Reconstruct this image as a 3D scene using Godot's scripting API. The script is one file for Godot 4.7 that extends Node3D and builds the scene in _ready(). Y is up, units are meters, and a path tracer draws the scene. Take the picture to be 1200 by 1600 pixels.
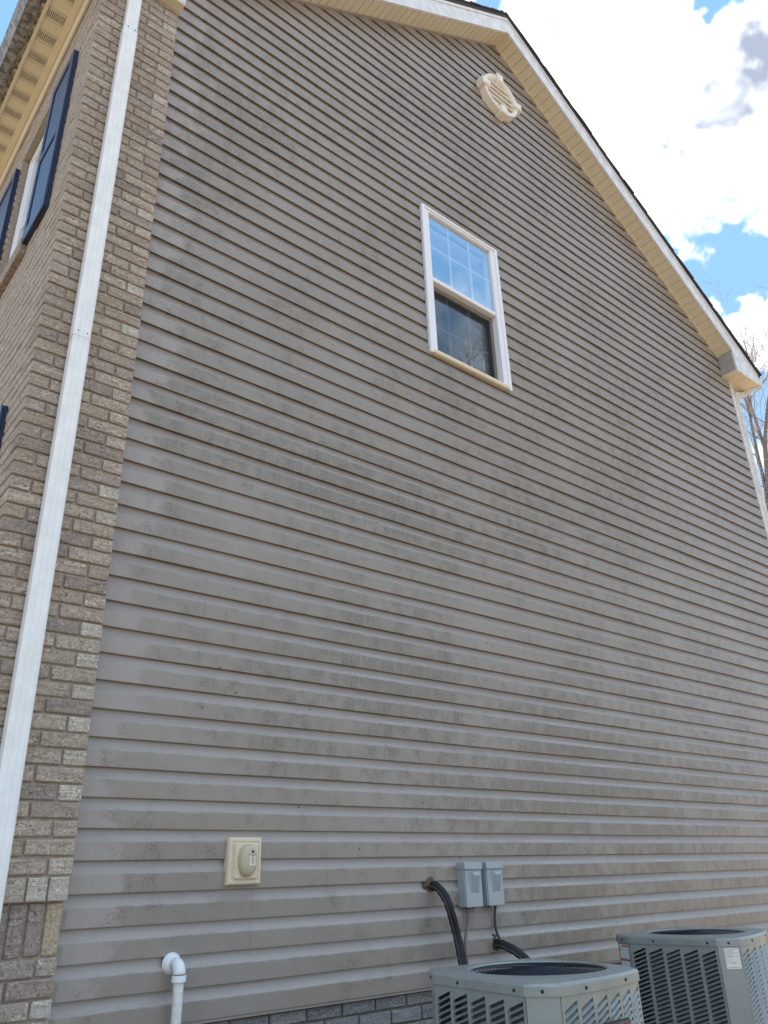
extends Node3D

const P := 0.127                 # siding course height
const APX := 3.60                # ridge x
const APY := 8.98                # where the siding meets the rake soffit at the ridge
const SL := 0.674                # slope of the front roof side
const SR := 0.692                # slope of the back roof side
const GROUND := -0.80
const BC := 0.0694               # brick course
const CAMPOS := Vector3(-1.29, 0.5386, 3.597)

var rng := RandomNumberGenerator.new()
var M := {}

# ------------------------------------------------------------------ helpers
func v3(x: float, y: float, z: float) -> Vector3:
	return Vector3(x, y, z)

func new_st() -> SurfaceTool:
	var st := SurfaceTool.new()
	st.begin(Mesh.PRIMITIVE_TRIANGLES)
	st.set_smooth_group(-1)
	return st

func tri(st: SurfaceTool, a: Vector3, b: Vector3, c: Vector3) -> void:   # a, b, c counter-clockwise seen from the front
	st.add_vertex(a); st.add_vertex(c); st.add_vertex(b)

func quad(st: SurfaceTool, a: Vector3, b: Vector3, c: Vector3, d: Vector3) -> void:
	tri(st, a, b, c); tri(st, a, c, d)

func box(st: SurfaceTool, lo: Vector3, hi: Vector3) -> void:
	var p := []
	for i in 8:
		p.append(v3(hi.x if i & 1 else lo.x, hi.y if i & 2 else lo.y, hi.z if i & 4 else lo.z))
	quad(st, p[4], p[5], p[7], p[6]); quad(st, p[1], p[0], p[2], p[3])
	quad(st, p[5], p[1], p[3], p[7]); quad(st, p[0], p[4], p[6], p[2])
	quad(st, p[6], p[7], p[3], p[2]); quad(st, p[0], p[1], p[5], p[4])

# box with chamfered edges; jit moves its corners a little
func cbox(st: SurfaceTool, c: Vector3, s: Vector3, b: float, jit := 0.0, basis := Basis.IDENTITY) -> void:
	var h := s * 0.5
	var q := {}
	for sx in [-1, 1]:
		for sy in [-1, 1]:
			for sz in [-1, 1]:
				var j := Vector3.ZERO
				if jit > 0.0:
					j = v3(rng.randf_range(-jit, jit), rng.randf_range(-jit, jit), rng.randf_range(-jit, jit))
				var k := v3(sx * h.x, sy * h.y, sz * h.z) + j
				q[[sx, sy, sz, 0]] = c + basis * (k - v3(0, sy * b, sz * b))
				q[[sx, sy, sz, 1]] = c + basis * (k - v3(sx * b, 0, sz * b))
				q[[sx, sy, sz, 2]] = c + basis * (k - v3(sx * b, sy * b, 0))
	for a in 3:
		var u := (a + 1) % 3
		var w := (a + 2) % 3
		for s1 in [-1, 1]:
			var f := []
			for uv in [[-1, -1], [1, -1], [1, 1], [-1, 1]]:
				var key := [0, 0, 0, a]
				key[a] = s1; key[u] = uv[0]; key[w] = uv[1]
				f.append(q[key])
			if s1 > 0: quad(st, f[0], f[1], f[2], f[3])
			else: quad(st, f[3], f[2], f[1], f[0])
			for s2 in [-1, 1]:          # edge between face a (s1) and face u (s2)
				var e := []
				for t in [[-1, a], [1, a], [1, u], [-1, u]]:
					var key2 := [0, 0, 0, t[1]]
					key2[a] = s1; key2[u] = s2; key2[w] = t[0]
					e.append(q[key2])
				if s1 * s2 > 0: quad(st, e[3], e[2], e[1], e[0])
				else: quad(st, e[0], e[1], e[2], e[3])
	for sx in [-1, 1]:
		for sy in [-1, 1]:
			for sz in [-1, 1]:
				var a0: Vector3 = q[[sx, sy, sz, 0]]
				var a1: Vector3 = q[[sx, sy, sz, 1]]
				var a2: Vector3 = q[[sx, sy, sz, 2]]
				if sx * sy * sz > 0: tri(st, a0, a1, a2)
				else: tri(st, a0, a2, a1)

func cbox2(st: SurfaceTool, lo: Vector3, hi: Vector3, b: float) -> void:
	cbox(st, (lo + hi) * 0.5, hi - lo, b)

# extrudes a polygon (points counter-clockwise seen from +z side) in the xy plane from z0 to z1
func prism(st: SurfaceTool, poly: PackedVector2Array, z0: float, z1: float) -> void:
	var idx := Geometry2D.triangulate_polygon(poly)
	for i in range(0, idx.size(), 3):
		var a := poly[idx[i]]
		var b := poly[idx[i + 1]]
		var c := poly[idx[i + 2]]
		if (b - a).cross(c - a) < 0.0:
			var t := b
			b = c
			c = t
		tri(st, v3(a.x, a.y, z1), v3(b.x, b.y, z1), v3(c.x, c.y, z1))
		tri(st, v3(a.x, a.y, z0), v3(c.x, c.y, z0), v3(b.x, b.y, z0))
	for i in poly.size():
		var a2 := poly[i]
		var b2 := poly[(i + 1) % poly.size()]
		quad(st, v3(a2.x, a2.y, z0), v3(b2.x, b2.y, z0), v3(b2.x, b2.y, z1), v3(a2.x, a2.y, z1))

func tube(st: SurfaceTool, pts: Array, radii: Array, sides := 8, caps := true, flat := 1.0) -> void:
	st.set_smooth_group(1)
	var n := pts.size()
	var ref := Vector3.UP
	if absf((pts[n - 1] - pts[0]).normalized().dot(ref)) > 0.8: ref = v3(0.31, 0.05, 0.95)
	var rings := []
	for i in n:
		var t: Vector3 = (pts[mini(i + 1, n - 1)] - pts[maxi(i - 1, 0)]).normalized()
		var u := t.cross(ref).normalized()
		var w := u.cross(t).normalized()
		var ring := []
		for k in sides:
			var a := TAU * k / sides
			ring.append(pts[i] + (u * cos(a) + w * sin(a) * flat) * radii[i])
		rings.append(ring)
	for i in n - 1:
		for k in sides:
			var k2 := (k + 1) % sides
			quad(st, rings[i][k], rings[i][k2], rings[i + 1][k2], rings[i + 1][k])
	st.set_smooth_group(-1)
	if caps:
		for k in range(1, sides - 1):
			tri(st, rings[0][0], rings[0][k + 1], rings[0][k])
			tri(st, rings[n - 1][0], rings[n - 1][k], rings[n - 1][k + 1])

# lathe about an axis: profile = [[distance along the axis, radius], ...]
func lathe(st: SurfaceTool, origin: Vector3, axis: Vector3, prof: Array, sides := 24, smooth := true) -> void:
	var ref := Vector3.UP if absf(axis.y) < 0.8 else Vector3.RIGHT
	var u := ref.cross(axis).normalized()
	var w := axis.cross(u).normalized()
	st.set_smooth_group(2 if smooth else -1)
	for i in prof.size() - 1:
		for k in sides:
			var a := TAU * k / sides
			var b := TAU * (k + 1) / sides
			var da := u * cos(a) + w * sin(a)
			var db := u * cos(b) + w * sin(b)
			var p0: Vector3 = origin + axis * prof[i][0]
			var p1: Vector3 = origin + axis * prof[i + 1][0]
			quad(st, p0 + da * prof[i][1], p0 + db * prof[i][1], p1 + db * prof[i + 1][1], p1 + da * prof[i + 1][1])
	st.set_smooth_group(-1)

func done(st: SurfaceTool, called: String, mat: Material, parent: Node) -> MeshInstance3D:
	st.generate_normals()
	return put(st.commit(), called, mat, parent)

func put(mesh: Mesh, called: String, mat: Material, parent: Node) -> MeshInstance3D:
	var o := MeshInstance3D.new()
	o.mesh = mesh
	o.name = called
	o.material_override = mat
	parent.add_child(o, true)
	return o

var taken := {}
func thing(called: String, label: String, category: String, at := Vector3.ZERO, group := "") -> Node3D:
	var o := Node3D.new()
	var n: int = taken.get(called, 0)
	taken[called] = n + 1
	o.name = called if n == 0 else "%s_%03d" % [called, n]
	o.position = at
	o.set_meta("label", label)
	o.set_meta("category", category)
	if group != "": o.set_meta("group", group)
	add_child(o)
	return o

func srgb(r: int, g: int, b: int) -> Color:
	return Color8(r, g, b)

func lin(r: float, g: float, b: float) -> Color:
	return Color(r, g, b).linear_to_srgb()

func mat(c: Color, rough := 0.6, metal := 0.0) -> StandardMaterial3D:
	var m := StandardMaterial3D.new()
	m.albedo_color = c
	m.roughness = rough
	m.metallic = metal
	return m

func noise(seed_: int, freq: float, octaves := 4, kind := FastNoiseLite.TYPE_SIMPLEX_SMOOTH, fr := FastNoiseLite.FRACTAL_FBM) -> FastNoiseLite:
	var n := FastNoiseLite.new()
	n.seed = seed_
	n.noise_type = kind
	n.frequency = freq
	n.fractal_octaves = octaves
	n.fractal_type = fr
	return n

func nbytes(n: FastNoiseLite, w: int, h: int, seamless := false) -> PackedByteArray:
	var im: Image = n.get_seamless_image(w, h) if seamless else n.get_image(w, h)
	im.convert(Image.FORMAT_L8)
	return im.get_data()

func tex(im: Image) -> ImageTexture:
	return ImageTexture.create_from_image(im)

# seamless two-colour grime texture
func grime_tex(seed_: int, a: Color, b: Color, freq: float, contrast: float, size := 512, stretch := 1) -> ImageTexture:
	var w := size
	var h := size
	var n1: PackedByteArray
	if stretch > 1:
		var im0 := noise(seed_, freq, 4).get_seamless_image(w, h / stretch)
		im0.convert(Image.FORMAT_L8)
		im0.resize(w, h, Image.INTERPOLATE_CUBIC)
		n1 = im0.get_data()
	else:
		n1 = nbytes(noise(seed_, freq, 5), w, h, true)
	var n2 := nbytes(noise(seed_ + 7, freq * 6.0, 3), w, h, true)
	var d := PackedByteArray()
	d.resize(w * h * 3)
	var ar := a.r8; var ag := a.g8; var ab := a.b8
	var br := b.r8; var bg := b.g8; var bb := b.b8
	for i in w * h:
		var t := clampf(((n1[i] * 0.7 + n2[i] * 0.3) / 255.0 - 0.5) * contrast + 0.5, 0.0, 1.0)
		d[i * 3] = int(ar + (br - ar) * t)
		d[i * 3 + 1] = int(ag + (bg - ag) * t)
		d[i * 3 + 2] = int(ab + (bb - ab) * t)
	var im := Image.create_from_data(w, h, false, Image.FORMAT_RGB8, d)
	im.generate_mipmaps()
	return tex(im)

func tri_mat(t: Texture2D, scale: float, rough: float, metal := 0.0, tint := Color.WHITE, offset := Vector3.ZERO) -> StandardMaterial3D:
	var m := mat(tint, rough, metal)
	m.albedo_texture = t
	m.uv1_triplanar = true
	m.uv1_world_triplanar = true
	m.uv1_scale = Vector3.ONE * scale
	m.uv1_offset = offset
	return m

# ------------------------------------------------------------------ sky
func sky_image() -> Image:
	var n_big := noise(11, 1.0, 5)
	var n_fine := noise(23, 1.0, 5)
	# clouds and gaps as seen: [azimuth, elevation, radius az, radius el, weight]
	var blobs := [
		[66.0, 48.0, 15.0, 9.0, 1.5], [72.0, 44.0, 9.0, 4.5, 0.9], [60.0, 52.0, 5.0, 5.0, 0.6], [78.0, 46.0, 5.0, 4.0, 0.8],
		[74.6, 51.9, 2.0, 1.0, -1.4], [72.6, 51.6, 1.0, 0.6, -0.8], [54.5, 56.6, 2.6, 1.3, -1.3], [59.6, 53.2, 1.6, 0.7, -0.45], [64.6, 48.3, 1.3, 1.5, -0.42],
		[71.6, 41.2, 0.9, 0.7, -0.7], [69.0, 37.0, 5.0, 1.7, -1.7], [65.0, 39.6, 2.2, 1.5, -0.8], [74.0, 37.4, 2.6, 1.2, -1.2],
		[72.0, 33.6, 4.6, 1.6, 1.5], [68.4, 32.6, 2.0, 2.0, 0.8], [70.5, 28.4, 2.6, 2.4, -0.9], [70.0, 24.5, 3.0, 1.4, 0.6], [5.0, 51.0, 22.0, 14.0, -1.6]]
	var w := 4096
	var h := 2048
	var low := Image.create(1024, 512, false, Image.FORMAT_RGBF)
	for y in 512:
		for x in 1024:
			low.set_pixel(x, y, sky_at(wrapf((x + 0.5) / 1024.0 * 360.0, -180.0, 180.0), 90.0 - (y + 0.5) / 512.0 * 180.0, n_big, n_fine, blobs))
	low.resize(w, h, Image.INTERPOLATE_BILINEAR)
	# the band of sky that the photograph shows gets the full resolution
	for y in range(int((90.0 - 59.0) / 180.0 * h), int((90.0 - 19.0) / 180.0 * h)):
		for x in range(int(49.0 / 360.0 * w), int(83.0 / 360.0 * w)):
			low.set_pixel(x, y, sky_at(wrapf((x + 0.5) / w * 360.0, -180.0, 180.0), 90.0 - (y + 0.5) / h * 180.0, n_big, n_fine, blobs))
	return low

func sky_at(az: float, el: float, nb: FastNoiseLite, nf: FastNoiseLite, blobs: Array) -> Color:
	if el < -1.0:
		return Color(0.16, 0.15, 0.12)
	var a := deg_to_rad(az)
	var e := deg_to_rad(el)
	var d := Vector3(sin(a) * cos(e), sin(e), -cos(a) * cos(e))
	var t := clampf(1.0 - d.y, 0.0, 1.0)
	var blue := Color(0.138, 0.275, 0.470).lerp(Color(0.265, 0.405, 0.530), t * t)
	var q := d / (d.y + 0.35) * 3.2
	var c := nb.get_noise_3d(q.x, q.y * 0.3, q.z) * 1.25 + 0.02
	var wisp := nf.get_noise_3d(d.x * 9.0, d.y * 14.0, d.z * 9.0)
	c += wisp * 0.36 + nf.get_noise_3d(d.x * 40.0 + 9.0, d.y * 50.0, d.z * 40.0) * 0.16
	var fine := nf.get_noise_3d(d.x * 30.0, d.y * 34.0 + 5.0, d.z * 30.0)
	var wa := az + nf.get_noise_3d(d.x * 16.0 + 50.0, d.y * 16.0, d.z * 16.0) * 3.6 + fine * 1.4
	var we := el + nf.get_noise_3d(d.x * 16.0, d.y * 16.0 + 70.0, d.z * 16.0) * 2.4 + fine * 1.0
	var pos := 0.0
	var neg := 0.0
	if az > 30.0 and az < 100.0 or az > -40.0 and az <= 30.0 and el > 30.0:
		for b in blobs:
			var gx: float = (wa - b[0]) / b[2]
			var gy: float = (we - b[1]) / b[3]
			var r := gx * gx + gy * gy
			if r < 6.0:
				if b[4] > 0.0: pos += b[4] * exp(-r)
				else: neg += b[4] * exp(-r)
		c = minf(c + pos, 0.72 + wisp * 0.25) + neg + fine * 0.20
	var cover := smoothstep(-0.16, 0.66, c)
	var thick := smoothstep(0.25, 1.0, nf.get_noise_3d(d.x * 6.0 + 31.0, d.y * 11.0, d.z * 6.0) * 0.9 + 0.45)
	var cloud := Color(0.84, 0.845, 0.86).lerp(Color(0.60, 0.63, 0.69), thick * 0.7)
	# the grey-blue undersides in the bright bank
	for g in [[76.5, 48.2, 3.0, 1.4], [73.0, 47.3, 3.0, 1.3], [71.0, 45.8, 2.6, 1.1], [73.6, 45.9, 1.6, 0.8]]:
		var gx2: float = (wa - g[0]) / g[2]
		var gy2: float = (we - g[1]) / g[3]
		var k := exp(-(gx2 * gx2 + gy2 * gy2)) * clampf(1.25 + wisp * 1.2, 0.0, 1.35)
		cloud = cloud.lerp(Color(0.215, 0.245, 0.31), minf(k, 1.0))
	return blue.lerp(cloud, cover)

# ------------------------------------------------------------------ siding
func rake_y(x: float) -> float:
	return APY - SL * (APX - x) if x < APX else APY - SR * (x - APX)

func siding_texture() -> ImageTexture:
	var w := 2048
	var h := 2048
	var ww := 7.7
	var hh := 9.2
	var n1 := nbytes(noise(3, 0.0035, 4), w, h)          # large areas
	var n2 := nbytes(noise(5, 0.028, 4), w, h)           # blotches
	var n3 := nbytes(noise(8, 0.30, 2), w, h)            # grain
	var im4 := noise(13, 0.16, 3).get_image(w, h / 16)    # short vertical runs
	im4.convert(Image.FORMAT_L8)
	im4.resize(w, h, Image.INTERPOLATE_BILINEAR)
	var n4 := im4.get_data()
	# where the dirt sits: [x, y, radius x, radius y, weight]
	var spots := [[0.32, 5.35, 0.28, 0.75, 0.34], [0.75, 5.75, 0.5, 0.5, 0.26], [0.30, 3.9, 0.25, 0.45, 0.14], [1.55, 2.75, 0.9, 0.32, 0.30], [0.9, 3.0, 0.5, 0.3, 0.22], [2.0, 1.75, 0.75, 0.3, 0.32],
		[1.7, 2.05, 0.3, 0.12, 0.20], [3.4, 3.0, 1.3, 0.6, 0.16], [3.0, 1.1, 1.1, 0.45, 0.34], [3.2, 0.35, 0.9, 0.35, 0.28], [5.0, 1.2, 1.6, 0.9, 0.30], [2.6, 6.9, 0.9, 0.35, 0.20], [3.0, 7.5, 0.5, 0.5, 0.24],
		[1.9, 0.9, 0.7, 0.5, 0.16], [0.45, 1.0, 0.25, 0.5, 0.05], [6.5, 2.6, 1.0, 0.8, 0.14], [1.2, 1.5, 0.8, 0.4, 0.08], [0.9, 0.35, 1.0, 0.5, -0.16], [4.0, 4.4, 1.6, 1.0, 0.08]]
	var gw := 128
	var gh := 154
	var field := PackedFloat32Array()
	field.resize(gw * gh)
	for j in gh:
		for i in gw:
			var x0 := (i + 0.5) / gw * ww
			var y0 := (j + 0.5) / gh * hh
			var s := -0.05
			for q in spots:
				var dx: float = (x0 - q[0]) / q[2]
				var dy: float = (y0 - q[1]) / q[3]
				s += q[4] * exp(-dx * dx - dy * dy)
			field[j * gw + i] = s
	var d := PackedByteArray()
	d.resize(w * h * 3)
	var shift := 0
	for py in h:
		var y := (1.0 - (py + 0.5) / h) * hh - 0.05
		var k := int(floor(y / P))
		var ph := y / P - k
		shift = posmod(k * 577 + 91, w)
		var xl := 0.05 + 0.16 * absf(sin(k * 12.9898))
		var zone := 1.0
		if ph > 0.60: zone = 0.55 if ph < 0.78 else 0.30
		var row := py * w
		var gj := mini(gh - 1, int((y + 0.05) / hh * gh)) * gw
		for px in w:
			var i := row + px
			var sx := px + shift
			if sx >= w: sx -= w
			var i2 := row + sx
			var grain := n3[i] / 255.0
			var run := n4[i2] / 255.0
			var blot := n2[i2] / 255.0
			var area := n1[i] / 255.0
			var fl: float = field[gj + (px * gw) / w]
			var patch := clampf(((blot - 0.5) * 1.2 + (area - 0.5) * 0.8 + fl * 1.8 + (grain - 0.5) * 0.8 - 0.12) * 1.9, 0.0, 1.0)
			var strokes := clampf((run * 0.45 + grain * 1.0 + blot * 0.3 - 0.72) * 2.2, 0.0, 1.0)
			var st := patch * (0.12 + 0.88 * strokes) * zone * 0.52
			# the dirt film lies on the flat of each board, with a ragged upper edge and a clean strip beside the brick
			var edge := 0.600 + (n2[row + (w - 1 - sx)] / 255.0 - 0.5) * 0.13 + (grain - 0.5) * 0.07
			var film := clampf((edge - ph) * 22.0, 0.0, 1.0) * clampf((px * 0.00376 - xl) * 26.0 + (blot - 0.5) * 3.0 + (grain - 0.5) * 2.0, 0.0, 1.0)
			film *= clampf(0.66 + (area - 0.45) * 0.6 + (blot - 0.5) * 0.24 + (grain - 0.5) * 0.45 + (run - 0.5) * 0.25, 0.15, 1.0)
			var bright := 0.0
			if ph > 0.56 and ph < 0.74:                                # chalky crust along the foot of each cove
				bright = clampf((blot * 0.5 + grain * 1.3 + area * 0.6 - 1.30) * 3.0, 0.0, 0.5) * clampf(0.3 + fl * 4.0, 0.0, 1.0)
			var v := 1.0 + (grain - 0.5) * 0.05 + (run - 0.5) * 0.03
			var r := 166.0 * v
			var g := 157.0 * v
			var b := 151.0 * v
			r += (140.0 - r) * film * 0.85; g += (131.0 - g) * film * 0.85; b += (120.0 - b) * film * 0.85
			r += (97.0 - r) * st; g += (91.0 - g) * st; b += (81.0 - b) * st
			r += (205.0 - r) * bright; g += (203.0 - g) * bright; b += (198.0 - b) * bright
			var o := i * 3
			d[o] = int(clampf(r, 0.0, 255.0)); d[o + 1] = int(clampf(g, 0.0, 255.0)); d[o + 2] = int(clampf(b, 0.0, 255.0))
	var im := Image.create_from_data(w, h, false, Image.FORMAT_RGB8, d)
	var dots := RandomNumberGenerator.new()
	dots.seed = 9
	for i in 90:                                   # wasp dirt and insect specks
		var s2 := 2
		im.fill_rect(Rect2i(dots.randi_range(20, w - 20), dots.randi_range(300, h - 20), s2, s2), srgb(58, 50, 46))
	im.generate_mipmaps()
	return tex(im)

var wob := FastNoiseLite.new()
func siding_point(x: float, y: float, z: float, lift: float, k: int) -> Vector3:
	return v3(x, y + wob.get_noise_2d(x * 30.0, k * 71.0) * 0.0026, z + lift + wob.get_noise_2d(x * 42.0 + 400.0, k * 53.0) * 0.0042)

const PROF := [[0.013, -0.0210], [0.014, -0.0032], [0.0, -0.0028], [0.0, -0.0010], [0.003, 0.0], [0.0750, 0.0030], [0.0770, 0.0018], [0.0880, -0.0075], [0.0990, -0.0145], [0.112, -0.0190], [0.140, -0.0210]]

# one double-course panel from xa to xb, cut by the rakes and by the window
func siding_panel(pair: int, xa: float, xb: float, lift: float, parent: Node, window: Rect2) -> void:
	var st := new_st()
	var any := false
	for c in 2:
		var k := pair * 2 + c
		for i in PROF.size() - 1:
			var ya: float = k * P + PROF[i][0]
			var yb: float = k * P + PROF[i + 1][0]
			var ym := (ya + yb) * 0.5
			var spans := [[xa, xb]]
			if ym > window.position.y and ym < window.end.y:
				spans = []
				if xa < window.position.x: spans.append([xa, minf(xb, window.position.x)])
				if xb > window.end.x: spans.append([maxf(xa, window.end.x), xb])
			for s in spans:
				var la: float = maxf(s[0], APX - (APY + 0.02 - ya) / SL)
				var lb: float = maxf(s[0], APX - (APY + 0.02 - yb) / SL)
				var ra: float = minf(s[1], APX + (APY + 0.02 - ya) / SR)
				var rb: float = minf(s[1], APX + (APY + 0.02 - yb) / SR)
				if ra - la < 0.01: continue
				rb = maxf(rb, lb)
				any = true
				var n := maxi(1, int((ra - la) / 0.3))
				for j in n:
					var f0 := float(j) / n
					var f1 := float(j + 1) / n
					var cs := [[lerpf(la, ra, f0), ya, PROF[i][1]], [lerpf(la, ra, f1), ya, PROF[i][1]], [lerpf(lb, rb, f1), yb, PROF[i + 1][1]], [lerpf(lb, rb, f0), yb, PROF[i + 1][1]]]
					var vs := []
					for q in cs: vs.append(siding_point(q[0], q[1], q[2], lift, k))
					for t in [[0, 2, 1], [0, 3, 2]]:
						for e in t:
							st.set_uv(Vector2(vs[e].x / 7.7, 1.0 - (vs[e].y + 0.05) / 9.2))
							st.add_vertex(vs[e])
				# the cut left end shows its thickness
				if i > 2:
					var pa := siding_point(la, ya, PROF[i][1], lift, k)
					var pb := siding_point(lb, yb, PROF[i + 1][1], lift, k)
					for e2 in [pa, pb, pb - v3(0, 0, 0.0026), pa, pb - v3(0, 0, 0.0026), pa - v3(0, 0, 0.0026)]:
						st.set_uv(Vector2(e2.x / 7.7, 1.0 - (e2.y + 0.05) / 9.2))
						st.add_vertex(e2)
	if any:
		done(st, "siding_panel", M.siding, parent)

# ------------------------------------------------------------------ bricks
func brick_tex(seed_: int) -> Array:
	var w := 1024
	var warp := nbytes(noise(seed_ + 1, 0.045, 3), w, w, true)
	var ridge := nbytes(noise(seed_ + 2, 0.042, 3, FastNoiseLite.TYPE_SIMPLEX, FastNoiseLite.FRACTAL_RIDGED), w, w, true)
	var blot := nbytes(noise(seed_ + 3, 0.012, 5), w, w, true)
	var fine := nbytes(noise(seed_ + 4, 0.25, 2), w, w, true)
	var d := PackedByteArray()
	d.resize(w * w * 3)
	var hgt := PackedByteArray()
	hgt.resize(w * w)
	for y in w:
		for x in w:
			var i := y * w + x
			var off := (warp[i] - 128) / 2
			var i2 := y * w + ((x + off + w) & 1023)
			var r := ridge[i2] / 255.0
			var b := blot[i] / 255.0
			var f := fine[i] / 255.0
			var crease := clampf((r - 0.55) * 3.4, 0.0, 1.0) * clampf((b - 0.44) * 5.0, 0.0, 1.0)
			var pale := clampf((b - 0.50) * 3.6 + (f - 0.5) * 0.8, 0.0, 1.0)
			var mott := clampf((warp[i2] / 255.0 - 0.5) * 3.0, -1.0, 1.0)
			var v := 206.0 + (f - 0.5) * 30.0 + pale * 50.0 + mott * 52.0
			v *= 1.0 - crease * 0.58
			var o := i * 3
			d[o] = int(clampf(v * 1.00, 0, 255)); d[o + 1] = int(clampf(v * 0.99, 0, 255)); d[o + 2] = int(clampf(v * 0.975, 0, 255))
			hgt[i] = int(clampf(128.0 + (f - 0.5) * 24.0 - crease * 100.0 + mott * 26.0, 0, 255))
	var im := Image.create_from_data(w, w, false, Image.FORMAT_RGB8, d)
	im.generate_mipmaps()
	var nm := Image.create_from_data(w, w, false, Image.FORMAT_L8, hgt)
	nm.convert(Image.FORMAT_RGBA8)
	nm.bump_map_to_normal_map(5.0)
	nm.generate_mipmaps()
	return [tex(im), tex(nm)]

var brick_mesh := {}
var bricks_left := 300
var rest := {}
func brick(parent: Node, lo: Vector3, hi: Vector3, palette: Array, called := "brick") -> void:
	var s := hi - lo
	var v := rng.randi() % 4
	var key := "%d_%d_%d_%d" % [roundi(s.x * 500), roundi(s.y * 500), roundi(s.z * 500), v]
	if not brick_mesh.has(key):
		var st := new_st()
		cbox(st, Vector3.ZERO, s, 0.004, 0.0018)
		st.generate_normals()
		brick_mesh[key] = st.commit()
	var o := put(brick_mesh[key], called, palette[rng.randi() % palette.size()], parent)
	o.position = (lo + hi) * 0.5 + v3(0, 0, rng.randf_range(-0.0015, 0.002))

# ------------------------------------------------------------------ trees
func branch(st: SurfaceTool, p: Vector3, dir: Vector3, length: float, r: float, depth: int, r2: RandomNumberGenerator, up: float) -> void:
	var n := 5 if depth > 1 else 4
	var pts := [p]
	var rad := [r]
	var d := dir
	var q := p
	for i in n:
		d = (d + v3(r2.randf_range(-1, 1), r2.randf_range(-0.6, 1) + up, r2.randf_range(-1, 1)) * 0.16).normalized()
		q += d * length / n
		pts.append(q)
		rad.append(r * lerpf(1.0, 0.32, (i + 1.0) / n))
	tube(st, pts, rad, 6 if depth > 2 else (4 if depth > 0 else 3), false)
	if depth == 0: return
	var kids := 5 if depth > 1 else 5
	for c in kids:
		var f := r2.randf_range(0.25, 1.0)
		var i0 := mini(n - 1, int(f * n))
		var base: Vector3 = pts[i0].lerp(pts[i0 + 1], f * n - i0)
		var t: Vector3 = (pts[i0 + 1] - pts[i0]).normalized()
		var side := v3(r2.randf_range(-1, 1), r2.randf_range(-0.4, 0.6), r2.randf_range(-1, 1)).normalized()
		var nd := (t * 0.75 + side * 0.75).normalized()
		branch(st, base, nd, length * r2.randf_range(0.42, 0.66), maxf(rad[i0] * r2.randf_range(0.4, 0.6), 0.006), depth - 1, r2, up)

# a bare tree whose stems follow the given lines
func bare_tree(label: String, base: Vector3, stems: Array, r: float, seed_: int, depth: int, group: String) -> void:
	var r2 := RandomNumberGenerator.new()
	r2.seed = seed_
	var t := thing("bare_tree", label, "tree", base, group)
	var st := new_st()
	var bt := new_st()
	for s in stems:
		var pts := []
		var rad := []
		var n: int = s.size()
		for i in n:
			pts.append(s[i] - base)
			rad.append(maxf(r * lerpf(1.0, 0.18, float(i) / (n - 1)), 0.02))
		tube(st, pts, rad, 9, false)
		for i in range(1, n):
			var count := 3 if i < n - 1 else 6
			if i <= n * 0.45: count = 0
			for c in count:
				var f := r2.randf()
				var p: Vector3 = pts[i - 1].lerp(pts[i], f)
				var dirn: Vector3 = (pts[i] - pts[i - 1]).normalized()
				var side := v3(r2.randf_range(-1, 1), r2.randf_range(-0.1, 0.5), r2.randf_range(-1, 1)).normalized()
				branch(bt, p, (dirn * 0.7 + side).normalized(), r2.randf_range(1.8, 3.6) * (1.0 if i < n - 2 else 0.5), maxf(rad[i] * 0.5, 0.02), depth, r2, 0.35)
	done(st, "trunk", M.bark, t)
	done(bt, "crown", M.twig, t)

func random_tree(label: String, base: Vector3, height: float, seed_: int, depth: int, group: String) -> void:
	var r2 := RandomNumberGenerator.new()
	r2.seed = seed_
	var stems := []
	var fork := height * r2.randf_range(0.35, 0.5)
	var lean := v3(r2.randf_range(-0.04, 0.04), 0, r2.randf_range(-0.04, 0.04))
	for s in 3:
		var pts := [base]
		var a := TAU * s / 3.0 + r2.randf() * 1.2
		for i in range(1, 8):
			var y := height * i / 7.0 * (1.0 - 0.12 * s)
			var spread := maxf(0.0, y - fork) * 0.26
			pts.append(base + lean * y + v3(cos(a) * spread + r2.randf_range(-0.15, 0.15), y, sin(a) * spread + r2.randf_range(-0.15, 0.15)))
		stems.append(pts)
	bare_tree(label, base, stems, height * 0.012 + 0.04, seed_ + 5, depth, group)

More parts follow.
